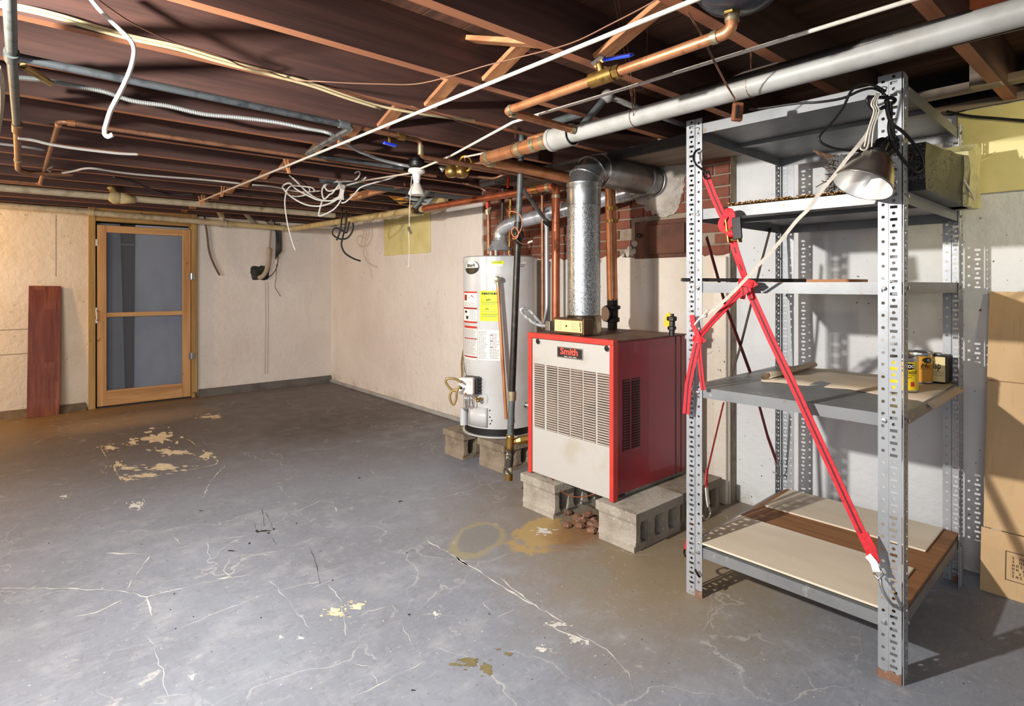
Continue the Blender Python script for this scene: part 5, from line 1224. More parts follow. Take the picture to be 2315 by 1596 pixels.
# dark duct, timber and boxes in the far bays
o = MB().lathe(at(730,391,Z=2.16), Xv, [(0.085,0),(0.085,1.4)], 18).build('round_duct', mat('dark_duct', c(70,72,76), 0.6), smooth=True); tag(o, 'dark round duct lying up in a joist bay behind the coil', 'duct')
o = MB().beam(at(795,447,f=5.0), at(918,413,f=4.75), 0.05, 0.055).build('loose_timber', 'brace', bevel=0.003); tag(o, 'loose orange timber offcut wedged under the joists beside the ceiling lamp', 'timber')
o = MB().prism([at(850,425,f=5.5), at(905,462,f=5.3), at(930,455,f=5.2), at(880,432,f=5.4)], (0.1,0.1,0.03)).build('yellow_insulation', mat('yellow_batt', c(206,150,72), 0.9, 0, [(c(170,112,50), 20, 0.45, 0.7)]), bevel=0.004); tag(o, 'scrap of yellow insulation board behind the orange timber offcut', 'insulation')
o = MB().tube(spline([at(905,430,f=5.3), at(925,448,f=5.3), at(960,458,f=5.3), at(1000,450,f=5.25)], 8), 0.035, 10).build('white_dryer_hose', 'pvc', smooth=2); tag(o, 'pale curved hose behind the ceiling lamp bulb', 'hose')
o = MB().tube([at(830,452,f=5.2), at(960,456,f=5.2)], 0.006, 6).build('thin_rod', 'iron'); tag(o, 'thin dark rod lying across under the joists behind the lamp', 'rod')

# ------------------------------------------------------------------ steel shelving
SO = Vector((2.175, 0.585, 0)); A_ = R_(1.8)
SU = Vector((math.cos(A_), math.sin(A_), 0)); SV = Vector((-math.sin(A_), math.cos(A_), 0))
SD, SW = 0.94, 0.772
def S(u, v, z=0.0): return SO + SU*u + SV*v + Vector((0,0,z))
sh = thing('steel_shelving', 'grey slotted steel shelving unit with five shelves strapped by red webbing', 'shelving unit', tuple(SO))
def flange(b, pos, H):
    """one punched side of a post: pos(w, z, out) gives the place"""
    p = 0.0406; n = int(H/p)
    def cell(w0, w1, z0, z1, kind):
        wc, zc = (w0+w1)/2, (z0+z1)/2
        outer = [(w1,zc),(w1,z1),(wc,z1),(w0,z1),(w0,zc),(w0,z0),(wc,z0),(w1,z0)]
        if kind == 'r': inner = [(wc+0.0055*math.cos(k*math.pi/4), zc+0.0055*math.sin(k*math.pi/4)) for k in range(8)]
        else:
            a, h = 0.0105, 0.0048
            inner = [(wc+a,zc),(wc+a,zc+h),(wc,zc+h),(wc-a,zc+h),(wc-a,zc),(wc-a,zc-h),(wc,zc-h),(wc+a,zc-h)]
        o = len(b.v); b.v += [pos(w_, z_) for w_, z_ in outer + inner]
        for k in range(8):
            k2 = (k+1) % 8; b.f.append([o+k, o+k2, o+8+k2, o+8+k]); b.mi.append(0)
    def quad(w0, w1, z0, z1):
        o = len(b.v); b.v += [pos(w0,z0), pos(w1,z0), pos(w1,z1), pos(w0,z1)]; b.f.append([o,o+1,o+2,o+3]); b.mi.append(0)
    for k in range(n):
        z0 = k*p
        cell(0.038, 0.068, z0, z0+p, 'r')
        cell(0.008, 0.036, z0, z0+p/2, 's'); cell(0.008, 0.036, z0+p/2, z0+p, 'r')
        quad(0.036, 0.038, z0, z0+p)
        quad(0.0, 0.008, z0, z0+p)
    quad(0.0, 0.068, n*p, H)
def post(u, v, du, dv, label=None):
    b = MB(); H = 1.99
    ridge = lambda w: 0.0035 if w < 0.0365 else 0.0
    # side facing along u (runs along v)
    flange(b, lambda w, z: S(u + du*ridge(w)*-1 + du*0.0, v + dv*w, z), H)
    flange(b, lambda w, z: S(u + du*w, v - dv*ridge(w), z), H)
    o = b.build('corner_post', 'steel_post', sh)
    md = o.modifiers.new('sheet', 'SOLIDIFY'); md.thickness = 0.0022; md.offset = 0
    MB().box((0,0,0),(0.001,0.001,0.001))
    f = MB()
    for a, b2 in ((u, v),):
        f.add([S(u-du*0.003, v, 0), S(u-du*0.003, v+dv*0.07, 0), S(u-du*0.003, v+dv*0.07, 0.03), S(u-du*0.003, v+dv*0.05, 0.022), S(u-du*0.003, v+dv*0.03, 0.036), S(u-du*0.003, v+dv*0.012, 0.028), S(u-du*0.003, v, 0.04)], [(0,1,2,3,4,5,6)])
    ft = f.build('rusty_foot', 'rust', o)
    ft.modifiers.new('sheet', 'SOLIDIFY').thickness = 0.002
    return o
post(0, 0, 1, 1); post(0, SW, 1, -1); post(SD, 0, -1, 1); post(SD, SW, -1, -1)
LV = [0.207, 0.872, 1.308, 1.612, 1.968]
for i, z in enumerate(LV):
    b = MB(); t = 0.003; lip = 0.042
    def bx(u0, u1, v0, v1, z0, z1):
        vs = [S(u, v, zz) for zz in (z0, z1) for (u, v) in ((u0,v0),(u1,v0),(u1,v1),(u0,v1))]
        b.add(vs, [(0,3,2,1),(4,5,6,7),(0,1,5,4),(1,2,6,5),(2,3,7,6),(3,0,4,7)])
    e = 0.004
    bx(e, SD-e, e, SW-e, z-t, z)
    bx(e, e+t, e, SW-e, z-lip, z-t); bx(SD-e-t, SD-e, e, SW-e, z-lip, z-t)
    bx(e+t, SD-e-t, e, e+t, z-lip, z-t); bx(e+t, SD-e-t, SW-e-t, SW-e, z-lip, z-t)
    # stiffening folds under the shelf
    bx(SD*0.5-0.02, SD*0.5+0.02, e+t, SW-e-t, z-0.018, z-t)
    o = b.build('shelf', 'steel_shelf', sh, label=['rust flecked lowest shelf under boards', 'second shelf holding paint cans', 'bare middle shelf', 'shelf holding the air filter', 'empty top shelf'][i])
    # bolts at the corners
    for (u, v, d) in ((-0.006,0.05,-SU),(-0.006,SW-0.05,-SU),(0.05,-0.006,-SV),(SD-0.05,-0.006,-SV)):
        MB().lathe(S(u, v, z-0.021) - d*0.002, d, [(0.007,0),(0.007,0.005),(0.003,0.006)], 6).build('shelf_bolt', 'steel', o)
# boards on the lowest shelf
def sbox(u0, u1, v0, v1, z0, z1, name, m, label, cat, bev=0.002):
    b = MB(); vs = [S(u, v, zz) for zz in (z0, z1) for (u, v) in ((u0,v0),(u1,v0),(u1,v1),(u0,v1))]
    b.add(vs, [(0,3,2,1),(4,5,6,7),(0,1,5,4),(1,2,6,5),(2,3,7,6),(3,0,4,7)])
    return tag(b.build(name, m, bevel=bev), label, cat)
sbox(0.03, SD-0.006, 0.008, SW-0.03, LV[0]+0.0005, LV[0]+0.013, 'brown_board', 'ply_brown', 'bare brown board covering the lowest shelf beneath two cream panels', 'board')
sbox(0.0, 0.40, 0.055, SW-0.035, LV[0]+0.0135, LV[0]+0.022, 'cream_board', 'cream_board', 'cream panel at the front of the lowest shelf', 'board', 0.004)
sbox(0.60, SD-0.02, 0.06, SW-0.06, LV[0]+0.0135, LV[0]+0.022, 'cream_board', 'cream_board', 'cream panel at the rear of the lowest shelf against the wall', 'board', 0.004)
# liner paper with a curled end
b = MB(); z = LV[1]+0.002; cols_ = []
prof = []
for k in range(10):   # curl at the far end
    a = math.pi*1.6*(1-k/9.0); prof.append((0.60 + 0.016*math.sin(a), z + 0.016 - 0.016*math.cos(a)))
for k in range(12): prof.append((0.585 - 0.56*k/11, z + 0.002*math.sin(k*1.3)))
for k in range(1, 6): prof.append((0.02 - 0.0065*k, z - 0.0013*k*k))
us = [0.36, 0.5, 0.65, 0.8, 0.925]
vs = [S(u + (0.03 if u < 0.4 else 0)*math.sin(i*0.5), v, zz + (0.001*math.sin(i+u*9))) for i, (v, zz) in enumerate(prof) for u in us]
n_ = len(us); fs = [(i*n_+j, i*n_+j+1, (i+1)*n_+j+1, (i+1)*n_+j) for i in range(len(prof)-1) for j in range(n_-1)]
o = b.add(vs, fs).build('shelf_liner', 'paper', smooth=2); o.modifiers.new('sheet', 'SOLIDIFY').thickness = 0.0015
o.modifiers['sheet'].offset = 1
tag(o, 'sheet of beige liner paper with a curled end under the paint cans', 'paper')
# paint cans
zc = LV[1] + 0.0065
def can(p, r, h, m, label, body, dark=False, facing=None):
    t_ = thing('paint_can', label, 'paint can', (p.x, p.y, zc), 'paint cans on the shelf')
    MB().lathe((p.x,p.y,zc), Zv, [(r-0.001,0),(r+0.001,0.002),(r+0.001,0.005),(r-0.001,0.007)], 32).build('bottom_rim', 'steel', t_, smooth=True)
    MB().lathe((p.x,p.y,zc+0.005), Zv, [(r-0.0005,0),(r-0.0005,h-0.022)], 36).build('label_wrap', m, t_, smooth=True)
    MB().lathe((p.x,p.y,zc+h-0.02), Zv, [(r-0.001,0),(r+0.001,0.004),(r+0.001,0.016),(r-0.002,0.02),(r-0.008,0.018),(r-0.012,0.013),(0.004,0.012)], 36).build('lid', 'steel', t_, smooth=True)
    d0 = Vector((-p.x, -p.y, 0)).normalized() if facing is None else Vector(facing).normalized(); r0 = Vector((-d0.y, d0.x, 0))
    if r0.x < 0 and facing is None: r0 = -r0
    def W_(x, y, lift=0.0008):
        th = x/r; return Vector((p.x,p.y,0)) + (d0*math.cos(th) + r0*math.sin(th))*(r+lift) + Vector((0,0,zc+y))
    def band(x0, x1, y0, y1, mm, name, lift=0.0006):
        vs = []; n = 14
        for i in range(n+1): vs += [W_(x0+(x1-x0)*i/n, y0, lift), W_(x0+(x1-x0)*i/n, y1, lift)]
        MB().add(vs, [(2*i,2*i+2,2*i+3,2*i+1) for i in range(n)]).build(name, mm, t_)
    def word(s_, x, y, size, mm, italic=False, bold=0):
        vs, fs = text_mesh(s_, size, italic, bold)
        MB().add([W_(x+v.x, y+v.y, 0.0014) for v in vs], fs).build('lettering', mm, t_)
    def ovl(x, y, a, b_, mm, lift):
        vs = []
        for k in range(17):
            q_ = -1 + k/8; h_ = math.sqrt(max(0, 1-q_*q_)); vs += [W_(x+a*q_, y-b_*h_, lift), W_(x+a*q_, y+b_*h_, lift)]
        MB().add(vs, [(2*k, 2*k+2, 2*k+3, 2*k+1) for k in range(16)]).build('emblem', mm, t_)
    return t_, band, word, ovl
yl = mat('yellow_can_label', c(240, 204, 14), 0.35, 0, coat=0.3); ol = mat('amber_can_label', c(206, 142, 26), 0.35, 0, coat=0.3)
p = at(2058, 886, Z=zc)
t_, band, word, ovl = can(p + FWD*0.05, 0.056, 0.136, yl, 'bright yellow can of wood finish nearest the shelf edge', '')
band(-0.075, 0.02, 0.096, 0.103, 'red_tag', 'label_band'); ovl(0.026, 0.1, 0.022, 0.0125, 'ink', 0.001)
word('OOO', 0.026, 0.1, 0.016, 'white_print', bold=0.0006); word('Wood', 0.02, 0.078, 0.026, 'ink', True); word('Finish', 0.022, 0.058, 0.010, 'ink', True)
band(0.0, 0.045, 0.0655, 0.0665, 'ink', 'label_rule', 0.0012); band(0.03, 0.045, 0.022, 0.04, 'red_print', 'label_patch', 0.0012)
p2 = at(2078, 882, f=2.5); p2.z = 0
t_, band, word, ovl = can(p2, 0.050, 0.133, ol, 'amber yellow can half hidden behind the bright yellow can', '')
ovl(0.03, 0.098, 0.02, 0.012, 'ink', 0.001); word('O', 0.035, 0.098, 0.014, 'white_print'); word('Hu', 0.022, 0.074, 0.03, 'ink', True); band(0.0, 0.05, 0.06, 0.061, 'ink', 'label_rule', 0.0012)
tn = thing('paint_tin', 'cream and black square paint tin at the rear corner of the shelf', 'paint tin', (3.03, 0.68, zc))
x0, x1, y0, y1, h = 2.985, 3.085, 0.640, 0.722, 0.118
MB().box((x0,y0,zc), (x1,y1,zc+h)).build('tin_body', 'black', tn, bevel=0.008)
lb = MB().box((x0-0.0008,y0+0.006,zc+0.006), (x0+0.001,y1-0.004,zc+h-0.006)).build('front_label', 'gauge_label', tn)
vs, fs = text_mesh('alsp', 0.044, bold=0.0008)
MB().add([Vector((x0-0.0014, (y0+y1)/2-v.x*0.62, zc+0.074+v.y)) for v in vs], fs).build('lettering', 'ink', lb)
for zz in (0.032, 0.04, 0.047): MB().box((x0-0.0012,y0+0.01,zc+zz), (x0-0.0006,y1-0.01,zc+zz+0.002)).build('label_rule', 'grey_ink', lb)
MB().lathe(((x0+x1)/2,(y0+y1)/2,zc+h-0.001), Zv, [(0.03,0),(0.03,0.006),(0.02,0.008)], 20).build('tin_lid', 'steel', tn, smooth=True)
# air filter wrapped in yellowed plastic
zs2 = LV[3] + 0.0015
ft = thing('air_filter', 'black mesh air filter in torn yellowed wrap lying on the upper shelf', 'air filter', tuple(S(0.45, 0.1, zs2)))
def hull(us_, name, m, jit=0.0, bev=0.0):
    b = MB(); n = len(us_)
    vs = []
    for (u, v0, v1, h) in us_:
        sec = [(v0,0),(v0,h*0.33),(v0,h*0.66),(v0,h),((v0+v1)/2,h),(v1,h),(v1,h*0.5),(v1,0)]
        vs += [S(u+random.uniform(-jit,jit), v+random.uniform(-jit,jit), max(zs2, zs2+z+random.uniform(-jit,jit)) if z else zs2) for v, z in sec]
    fs = []
    for i in range(n-1):
        for k in range(8):
            k2 = (k+1)%8; fs.append((i*8+k, i*8+k2, (i+1)*8+k2, (i+1)*8+k))
    fs += [tuple(reversed(range(8))), tuple(range((n-1)*8, n*8))]
    return b.add(vs, fs).build(name, m, ft, bevel=bev)
hull([(0.10+0.7*k/6, -0.045, 0.255-0.02*(k%2), 0.155+0.055*k/6) for k in range(7)], 'mesh_body', 'mesh_filter', 0.004)
b = MB()
for k in range(170):
    v = random.uniform(0.0, 0.27); z = random.uniform(0.0, 0.155); a = S(0.115, v*0.9, zs2+max(0.004, z*0.95))
    L = random.uniform(0.02, 0.06); e_ = S(0.115-L, v+random.uniform(-0.03,0.03), zs2+max(0.003, z+random.uniform(-0.035,0.03)))
    b.tube([a, a.lerp(e_, 0.5)+Vector((0,0,random.uniform(-.008,.01))), e_], 0.0017, 4)
for k in range(5): b.tube(spline([S(0.11,0.26-0.01*k,zs2+0.15), S(0.09,0.28-0.006*k,zs2+0.165), S(0.08,0.30,zs2+0.185)],4), 0.003, 4)
b.build('frayed_end', 'fibre', ft, kind='stuff')
hull([(0.70+0.02*k, -0.062-0.004*(k%3), 0.2, 0.225+0.012*(k%2)) for k in range(4)]+[(0.80,-0.07,0.22,0.26),(0.84,-0.075,0.22,0.25),(0.875,-0.06,0.2,0.20)], 'torn_wrap', 'plastic_wrap', 0.010)
MB().prism([S(0.82,-0.07,zs2+0.18), S(0.9,-0.12,zs2+0.235), S(0.84,-0.08,zs2+0.2)], (0.003,0.003,0.004)).build('wrap_flap', 'plastic_wrap', ft)
MB().tube(spline([S(0.66,-0.052,zs2+0.10), S(0.70,-0.07,zs2+0.05), S(0.76,-0.07,zs2+0.03)],5), 0.004, 6).build('wrap_tie', 'white_cord', ft)
# straw mat edge on the same shelf
b = MB()
for k in range(150):
    v = 0.02 + 0.58*k/150; u0 = 0.012 + random.uniform(-0.008, 0.004)
    a, b2 = S(u0, v, zs2+0.006+random.uniform(-0.002,0.008)), S(u0+0.16, v+random.uniform(-0.02,0.02), zs2+0.008)
    b.tube([a, b2], 0.0022, 4)
o = b.build('straw_mat', 'straw', kind='stuff'); tag(o, 'frayed straw mat lying along the front of the filter shelf', 'mat')
# thin dark bar on the middle shelf
o = MB().beam(S(-0.02,0.79,LV[2]+0.012), S(0.28,0.40,LV[2]+0.008), 0.02, 0.014).build('dark_bar', 'iron', bevel=0.003); tag(o, 'thin black bar lying across the front corner of the middle shelf', 'bar')
o = MB().add([S(u,v,LV[2]+zz) for zz in (0.001,0.016) for u,v in ((0.72,0.35),(0.9,0.35),(0.9,0.72),(0.72,0.72))], [(0,3,2,1),(4,5,6,7),(0,1,5,4),(1,2,6,5),(2,3,7,6),(3,0,4,7)]).build('wood_slat', 'brace'); tag(o, 'pale wood slat lying at the rear of the middle shelf', 'wood')
# ------------------------------------------------------------------ clamp lamp, cords, straps
Q = lambda px, py, f=1.80: at(px, py, f=f)
rc_ = Q(1949, 420, 1.80); tp0 = Q(1984, 345, 1.812); axl = (tp0 - rc_).normalized()
la = thing('clamp_lamp', 'aluminium clamp lamp with a bell shade clipped to the front shelf post', 'lamp', tuple(rc_))
m = MB().lathe(rc_, axl, [(0.087,0.0),(0.089,0.002),(0.085,0.012),(0.075,0.045),(0.063,0.075),(0.05,0.098),(0.036,0.11),(0.03,0.118)], 40, cap=False); sh_ = m.build('shade', 'aluminium', la, smooth=2)
sh_.modifiers.new('sheet', 'SOLIDIFY').thickness = 0.0016
MB().lathe(rc_+axl*0.001, axl, [(0.085,0.0),(0.081,0.012),(0.071,0.045),(0.059,0.075),(0.046,0.096),(0.018,0.1)], 36, cap=False).build('reflector', 'aluminium_in', la, smooth=2)
MB().lathe(rc_+axl*0.1, axl, [(0.018,-0.04),(0.02,0.0),(0.032,0.014),(0.032,0.02),(0.02,0.028),(0.02,0.06),(0.012,0.07)], 20).build('socket', 'black', la, smooth=True)
MB().tube([Q(1955,326,1.84), Q(1998,336,1.86)], 0.012, 10).build('clamp_bar', 'aluminium', la, smooth=True)
m = MB(); cp = Q(2003,332,1.86)
m.beam(Q(1990,345,1.86), Q(2020,312,1.87), 0.035, 0.03).beam(Q(2000,350,1.86), Q(2026,330,1.88), 0.03, 0.02); m.tube([Q(1998,326,1.85), Q(1990,318,1.84)], 0.012, 8); m.build('clamp', 'black', la, bevel=0.003)
MB().sphere(Q(1996,325,1.83), 0.009).build('clamp_screw', 'copper', la, smooth=2)
cable('black_cable', [Q(1694,247,2.05), Q(1730,244,2.0), Q(1800,234,1.92), Q(1850,231,1.87), Q(1905,222,1.84), Q(1945,205,1.83), Q(1975,200,1.83), Q(1998,212,1.83), Q(2006,230,1.83), Q(2010,250,1.83)], 0.0042, 'black_cable', 'black cord draped from the top shelf edge to the front post', 'cord')
cable('black_cable', [Q(2002,206,1.81), Q(1975,193,1.80), Q(1948,190,1.8), Q(1925,205,1.79), Q(1905,245,1.79), Q(1878,280,1.79), Q(1855,305,1.79), Q(1853,318,1.79), Q(1870,330,1.79), Q(1900,338,1.8), Q(1945,341,1.81), Q(1985,340,1.83)], 0.0042, 'black_cable', 'big loose loop of black lamp cord hanging before the top shelf', 'cord')
cable('black_cable', [Q(2004,215,1.82), Q(2010,245,1.82), Q(2012,270,1.82), Q(2022,284,1.84), Q(2040,297,1.85), Q(2060,318,1.86), Q(2080,345,1.87), Q(2088,365,1.87), Q(2083,382,1.87), Q(2068,387,1.86), Q(2045,365,1.85), Q(2028,342,1.84), Q(2014,318,1.83), Q(2012,296,1.82)], 0.0052, 'black_cable', 'thick black cord loop hanging beside the outer edge of the front post', 'cord')
m = MB()
m.tube(spline([Q(1962,219,1.8), Q(1985,220,1.8), Q(2018,222,1.81), Q(2022,230,1.81), Q(2005,240,1.8), Q(1978,248,1.8), Q(1963,232,1.79), Q(1962,222,1.79), Q(1980,219,1.79)], 6), 0.0055, 8)
m.tube(spline([Q(2004,225,1.8), Q(2008,255,1.8), Q(2016,282,1.8), Q(2020,312,1.81)], 6), 0.007, 8)
m.tube(spline([Q(2012,230,1.8), Q(2014,258,1.8), Q(2010,290,1.8), Q(2016,320,1.81)], 6), 0.006, 8)
o = m.build('cord_knot', 'black_cable', smooth=2); tag(o, 'knot of black cord wound round the top of the front post', 'cord')
# white webbing cord
o = MB().strap(spline([Q(1994,248,1.80), Q(1975,272,1.79), Q(1962,300,1.79), Q(1935,335,1.79), Q(1912,362,1.8), Q(1890,392,1.81), Q(1858,430,1.83), Q(1828,472,1.85), Q(1800,500,1.88), Q(1755,556,1.95), Q(1705,610,2.06), Q(1650,668,2.18), Q(1594,716,2.34)], 6), 0.011, 0.0035, (-0.7,-0.7,0.2)).build('white_strap', 'white_cord'); tag(o, 'white cord stretched diagonally between the two front posts', 'cord')
m = MB()
for k, dx in enumerate((-8, -3, 3)): m.tube(spline([Q(1986+dx*0.6,212,1.79), Q(1978+dx,235,1.78), Q(1984+dx,252,1.78), Q(1972+dx,290,1.78), Q(1966+dx*1.5,332,1.79)], 6), 0.0028, 6)
m.tube(spline([Q(1964,296,1.79), Q(1952,318,1.79), Q(1945,335,1.79), Q(1958,338,1.79), Q(1968,312,1.79)],6), 0.003, 6)
o = m.build('cord_fray', 'white_cord', smooth=2); tag(o, 'loose white cord ends knotted at the top of the front post', 'cord')
o = MB().tube(spline([at(1601,700,X=2.10), at(1590,712,X=2.10), at(1578,725,X=2.10), at(1570,735,X=2.10), at(1580,722,X=2.10), at(1597,713,X=2.1)], 5), 0.0035, 6).build('cord_knot_white', 'white_cord', smooth=2); tag(o, 'white cord knot tied round the heater-side front post', 'cord')
# red ratchet straps
rs = thing('ratchet_strap', 'red ratchet strap crossing the front of the shelving from top hook to bottom hook', 'strap', tuple(at(1690,640,X=2.12)), 'red ratchet straps')
def G(px, py, X=2.125): return at(px, py, X=X)
NF = (-1, -0.15, 0)
def band2(pts, nm='webbing', w_=0.029, m_='red_strap', nrm=NF, parent=None, stripe=True, th=0.003):
    p_ = parent or rs
    o = MB().strap(pts, w_, th, nrm).build(nm, m_, p_)
    if stripe: MB().strap(pts, w_*0.2, th+0.0012, nrm).build('stripe', 'strap_stripe', o)
    return o
band2([G(1596,398), G(1612,440), G(1630,480), G(1645,508)]); 
band2([G(1655,535), G(1662,565), G(1676,605), G(1688,640)], nrm=lambda t: (-1, -0.4+t*0.8, 0)); 
band2([G(1686,640), G(1740,760), G(1800,885), G(1860,1015), G(1920,1145), G(1970,1252)])
band2([G(1950,1205,2.12), G(1968,1240,2.12), G(1976,1272,2.12)], stripe=False, w_=0.034)
# ratchet
m = MB(); rc0 = G(1655,522,2.11)
for s_ in (-1, 1): m.beam(rc0+Vector((0,0.02*s_,0.045)), rc0+Vector((0,0.02*s_-0.012,-0.045)), 0.004, 0.03, up=(1,0,0))
m.tube([rc0+Vector((0,-0.024,0)), rc0+Vector((0,0.024,0))], 0.012, 10).tube([rc0+Vector((0,-0.03,-0.035)), rc0+Vector((0,0.016,-0.035))], 0.006, 8); m.build('ratchet_frame', 'brass', rs)
m = MB(); m.beam(rc0+Vector((-0.016,-0.026,0.05)), rc0+Vector((-0.02,-0.034,-0.035)), 0.036, 0.008, up=(1,0,0)); m.build('ratchet_handle', 'hook', rs, bevel=0.002)
MB().tube([rc0+Vector((0.0,-0.016,-0.01)), rc0+Vector((0.0,0.018,-0.01))], 0.017, 12).build('webbing_roll', 'red_strap', rs, smooth=True)
MB().strap(spline([G(1637,482,2.115), G(1650,478,2.10), G(1655,495,2.10), G(1640,520,2.105), G(1630,505,2.11), G(1648,476,2.1)], 5), 0.026, 0.003, (-1,0,0)).build('webbing_knot', 'red_strap', rs)
# upper black hook
m = MB(); m.tube(spline([G(1583,336,2.13), G(1572,343,2.12), G(1568,358,2.11), G(1574,372,2.11), G(1586,382,2.11), G(1598,392,2.11)], 6), 0.0045, 8)
m.tube([G(1590,390,2.11), G(1602,387,2.11), G(1606,400,2.11), G(1594,404,2.11), G(1590,391,2.11)], 0.004, 8); m.build('hook', 'hook', rs, smooth=2)
# lower steel hook
m = MB(); m.tube([G(1974,1290,2.12), G(1988,1284,2.12), G(1996,1298,2.12), G(1986,1310,2.12), G(1975,1296,2.12)], 0.005, 8)
m.tube(spline([G(1990,1308,2.12), G(1992,1325,2.115), G(2000,1342,2.115), G(2010,1358,2.12), G(2020,1370,2.14), G(2026,1372,2.17)], 6), 0.0055, 8); m.build('hook', 'steel', rs, smooth=2)
MB().strap([G(1962,1255,2.115), G(1976,1272,2.112), G(1982,1292,2.112)], 0.022, 0.004, NF).build('care_label', 'white_print', rs)
# knot and tails
k0 = G(1687,642,2.108)
m = MB(); m.strap(spline([k0+Vector((0,0.03,0.004)), k0+Vector((-0.012,0.0,0.006)), k0+Vector((0,-0.03,-0.002)), k0+Vector((0.01,0,0)), k0+Vector((0,0.03,-0.004))],5), 0.03, 0.004, (-1,0,0.2)); m.build('knot', 'red_strap', rs)
for dx in (-6, 6): band2([G(1684+dx,648,2.11), G(1687+dx,660,2.11), G(1688+dx*1.6,676,2.112)], 'tail', 0.02)
rt = thing('strap_tail', 'red strap end tied round the heater-side front post with two hanging tails', 'strap', tuple(G(1575,780)), 'red ratchet straps')
band2([G(1684,648), G(1648,688), G(1612,725), G(1580,762,2.13)], nrm=(-1,0.2,0.4), parent=rt)
band2([G(1564,712,2.12), G(1568,738,2.12), G(1580,764,2.12)], w_=0.02, parent=rt, stripe=False)
k1 = G(1578,768,2.115); MB().strap(spline([k1+Vector((0,0.022,0.004)), k1+Vector((-0.012,0.0,0.004)), k1+Vector((0,-0.022,-0.002)), k1+Vector((0.008,0,0))],5), 0.026, 0.005, (-1,0,0.2)).build('knot', 'red_strap', rt)
band2([G(1576,775,2.115), G(1566,820,2.11), G(1556,870,2.11), G(1551,936,2.11)], 'tail', parent=rt)
band2([G(1580,775,2.118), G(1582,810,2.118), G(1586,850,2.12), G(1590,882,2.125)], 'tail', 0.02, parent=rt)
# side straps
YS = 1.365
def Hh(px, py, Y=YS): return at(px, py, Y=Y)
ss = thing('side_strap', 'red strap slanting down across the heater side of the shelving to the rear post', 'strap', tuple(Hh(1640,690)), 'red ratchet straps')
NS = (0.25,-1,0)
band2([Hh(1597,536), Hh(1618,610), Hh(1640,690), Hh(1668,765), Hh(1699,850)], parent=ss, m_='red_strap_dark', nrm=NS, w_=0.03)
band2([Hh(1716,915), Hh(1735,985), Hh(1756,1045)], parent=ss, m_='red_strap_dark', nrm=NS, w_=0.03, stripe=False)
m = MB(); m.tube([Hh(1754,1040), Hh(1764,1048), Hh(1758,1060), Hh(1752,1046)], 0.004, 6).tube(spline([Hh(1758,1056), Hh(1760,1072), Hh(1768,1078), Hh(1776,1070)],5), 0.0045, 6); m.build('hook', 'steel', ss, smooth=2)
s2 = thing('side_strap', 'dark strap slanting from the rear shelving post down to the heater-side front post foot', 'strap', tuple(Hh(1650,860)), 'red ratchet straps')
dk_ = mat('dark_strap', c(70,58,56), 0.7)
band2([Hh(1742,515), Hh(1722,590), Hh(1695,700), Hh(1672,790), Hh(1650,860)], parent=s2, m_=dk_, nrm=(0.9,-0.5,0), w_=0.018, stripe=False)
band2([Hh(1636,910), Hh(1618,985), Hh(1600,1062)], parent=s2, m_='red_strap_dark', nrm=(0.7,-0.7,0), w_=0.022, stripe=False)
MB().strap([Hh(1599,1060), Hh(1597,1085), Hh(1599,1100)], 0.03, 0.004, NS).build('webbing_end', 'red_strap', s2)
MB().strap([Hh(1597,1100), Hh(1599,1125), Hh(1602,1142)], 0.03, 0.004, NS).build('care_label', 'white_print', s2)
MB().tube(spline([Hh(1600,1140), Hh(1606,1160), Hh(1596,1175), Hh(1588,1165)],5), 0.0045, 6).build('hook', 'steel', s2, smooth=2)
s3 = thing('low_strap', 'short red strap with a black hook at the foot of the heater-side front post', 'strap', tuple(at(1556,1250,X=2.2)), 'red ratchet straps')
band2([at(1564,1180,X=2.19), at(1558,1215,X=2.19), at(1552,1243,X=2.19)], parent=s3, w_=0.022)
MB().tube(spline([at(1548,1240,X=2.19), at(1547,1252,X=2.19), at(1555,1262,X=2.18), at(1564,1262,X=2.17)],5), 0.0045, 6).build('hook', 'hook', s3, smooth=2)
m = MB(); m.tube(spline([at(1572,1288,X=2.13), at(1577,1298,X=2.12), at(1582,1304,X=2.13)],4), 0.005, 6); o = m.build('hook_tip', 'hook', s3)

# ------------------------------------------------------------------ cardboard by the wall
cb_ = thing('cardboard_sheet', 'tall flattened cardboard box leaning on the wall beyond the shelves', 'cardboard', (3.14, 0.0, 0))
def cdx(z): return 3.115 + (3.262-3.115)*z/1.268
def slab(z0, z1, y0, y1, off=0.0, jit=0.0):
    return MB().prism([(cdx(z0)+off, y1, z0), (cdx(z0)+off, y0, z0), (cdx(z1)+off, y0, z1), (cdx(z1)+off, y1-jit, z1)], (0.007,0,0.0))
ye = 0.553
slab(0.262, 1.268, -0.62, ye-0.006).build('upper_panel', 'cardboard', cb_, bevel=0.002)
slab(0.0, 0.26, -0.62, ye, -0.006).build('lower_panel', 'cardboard', cb_, bevel=0.002)
slab(0.88, 0.884, -0.62, ye-0.01, -0.0015).build('score_line', 'cardboard_edge', cb_)
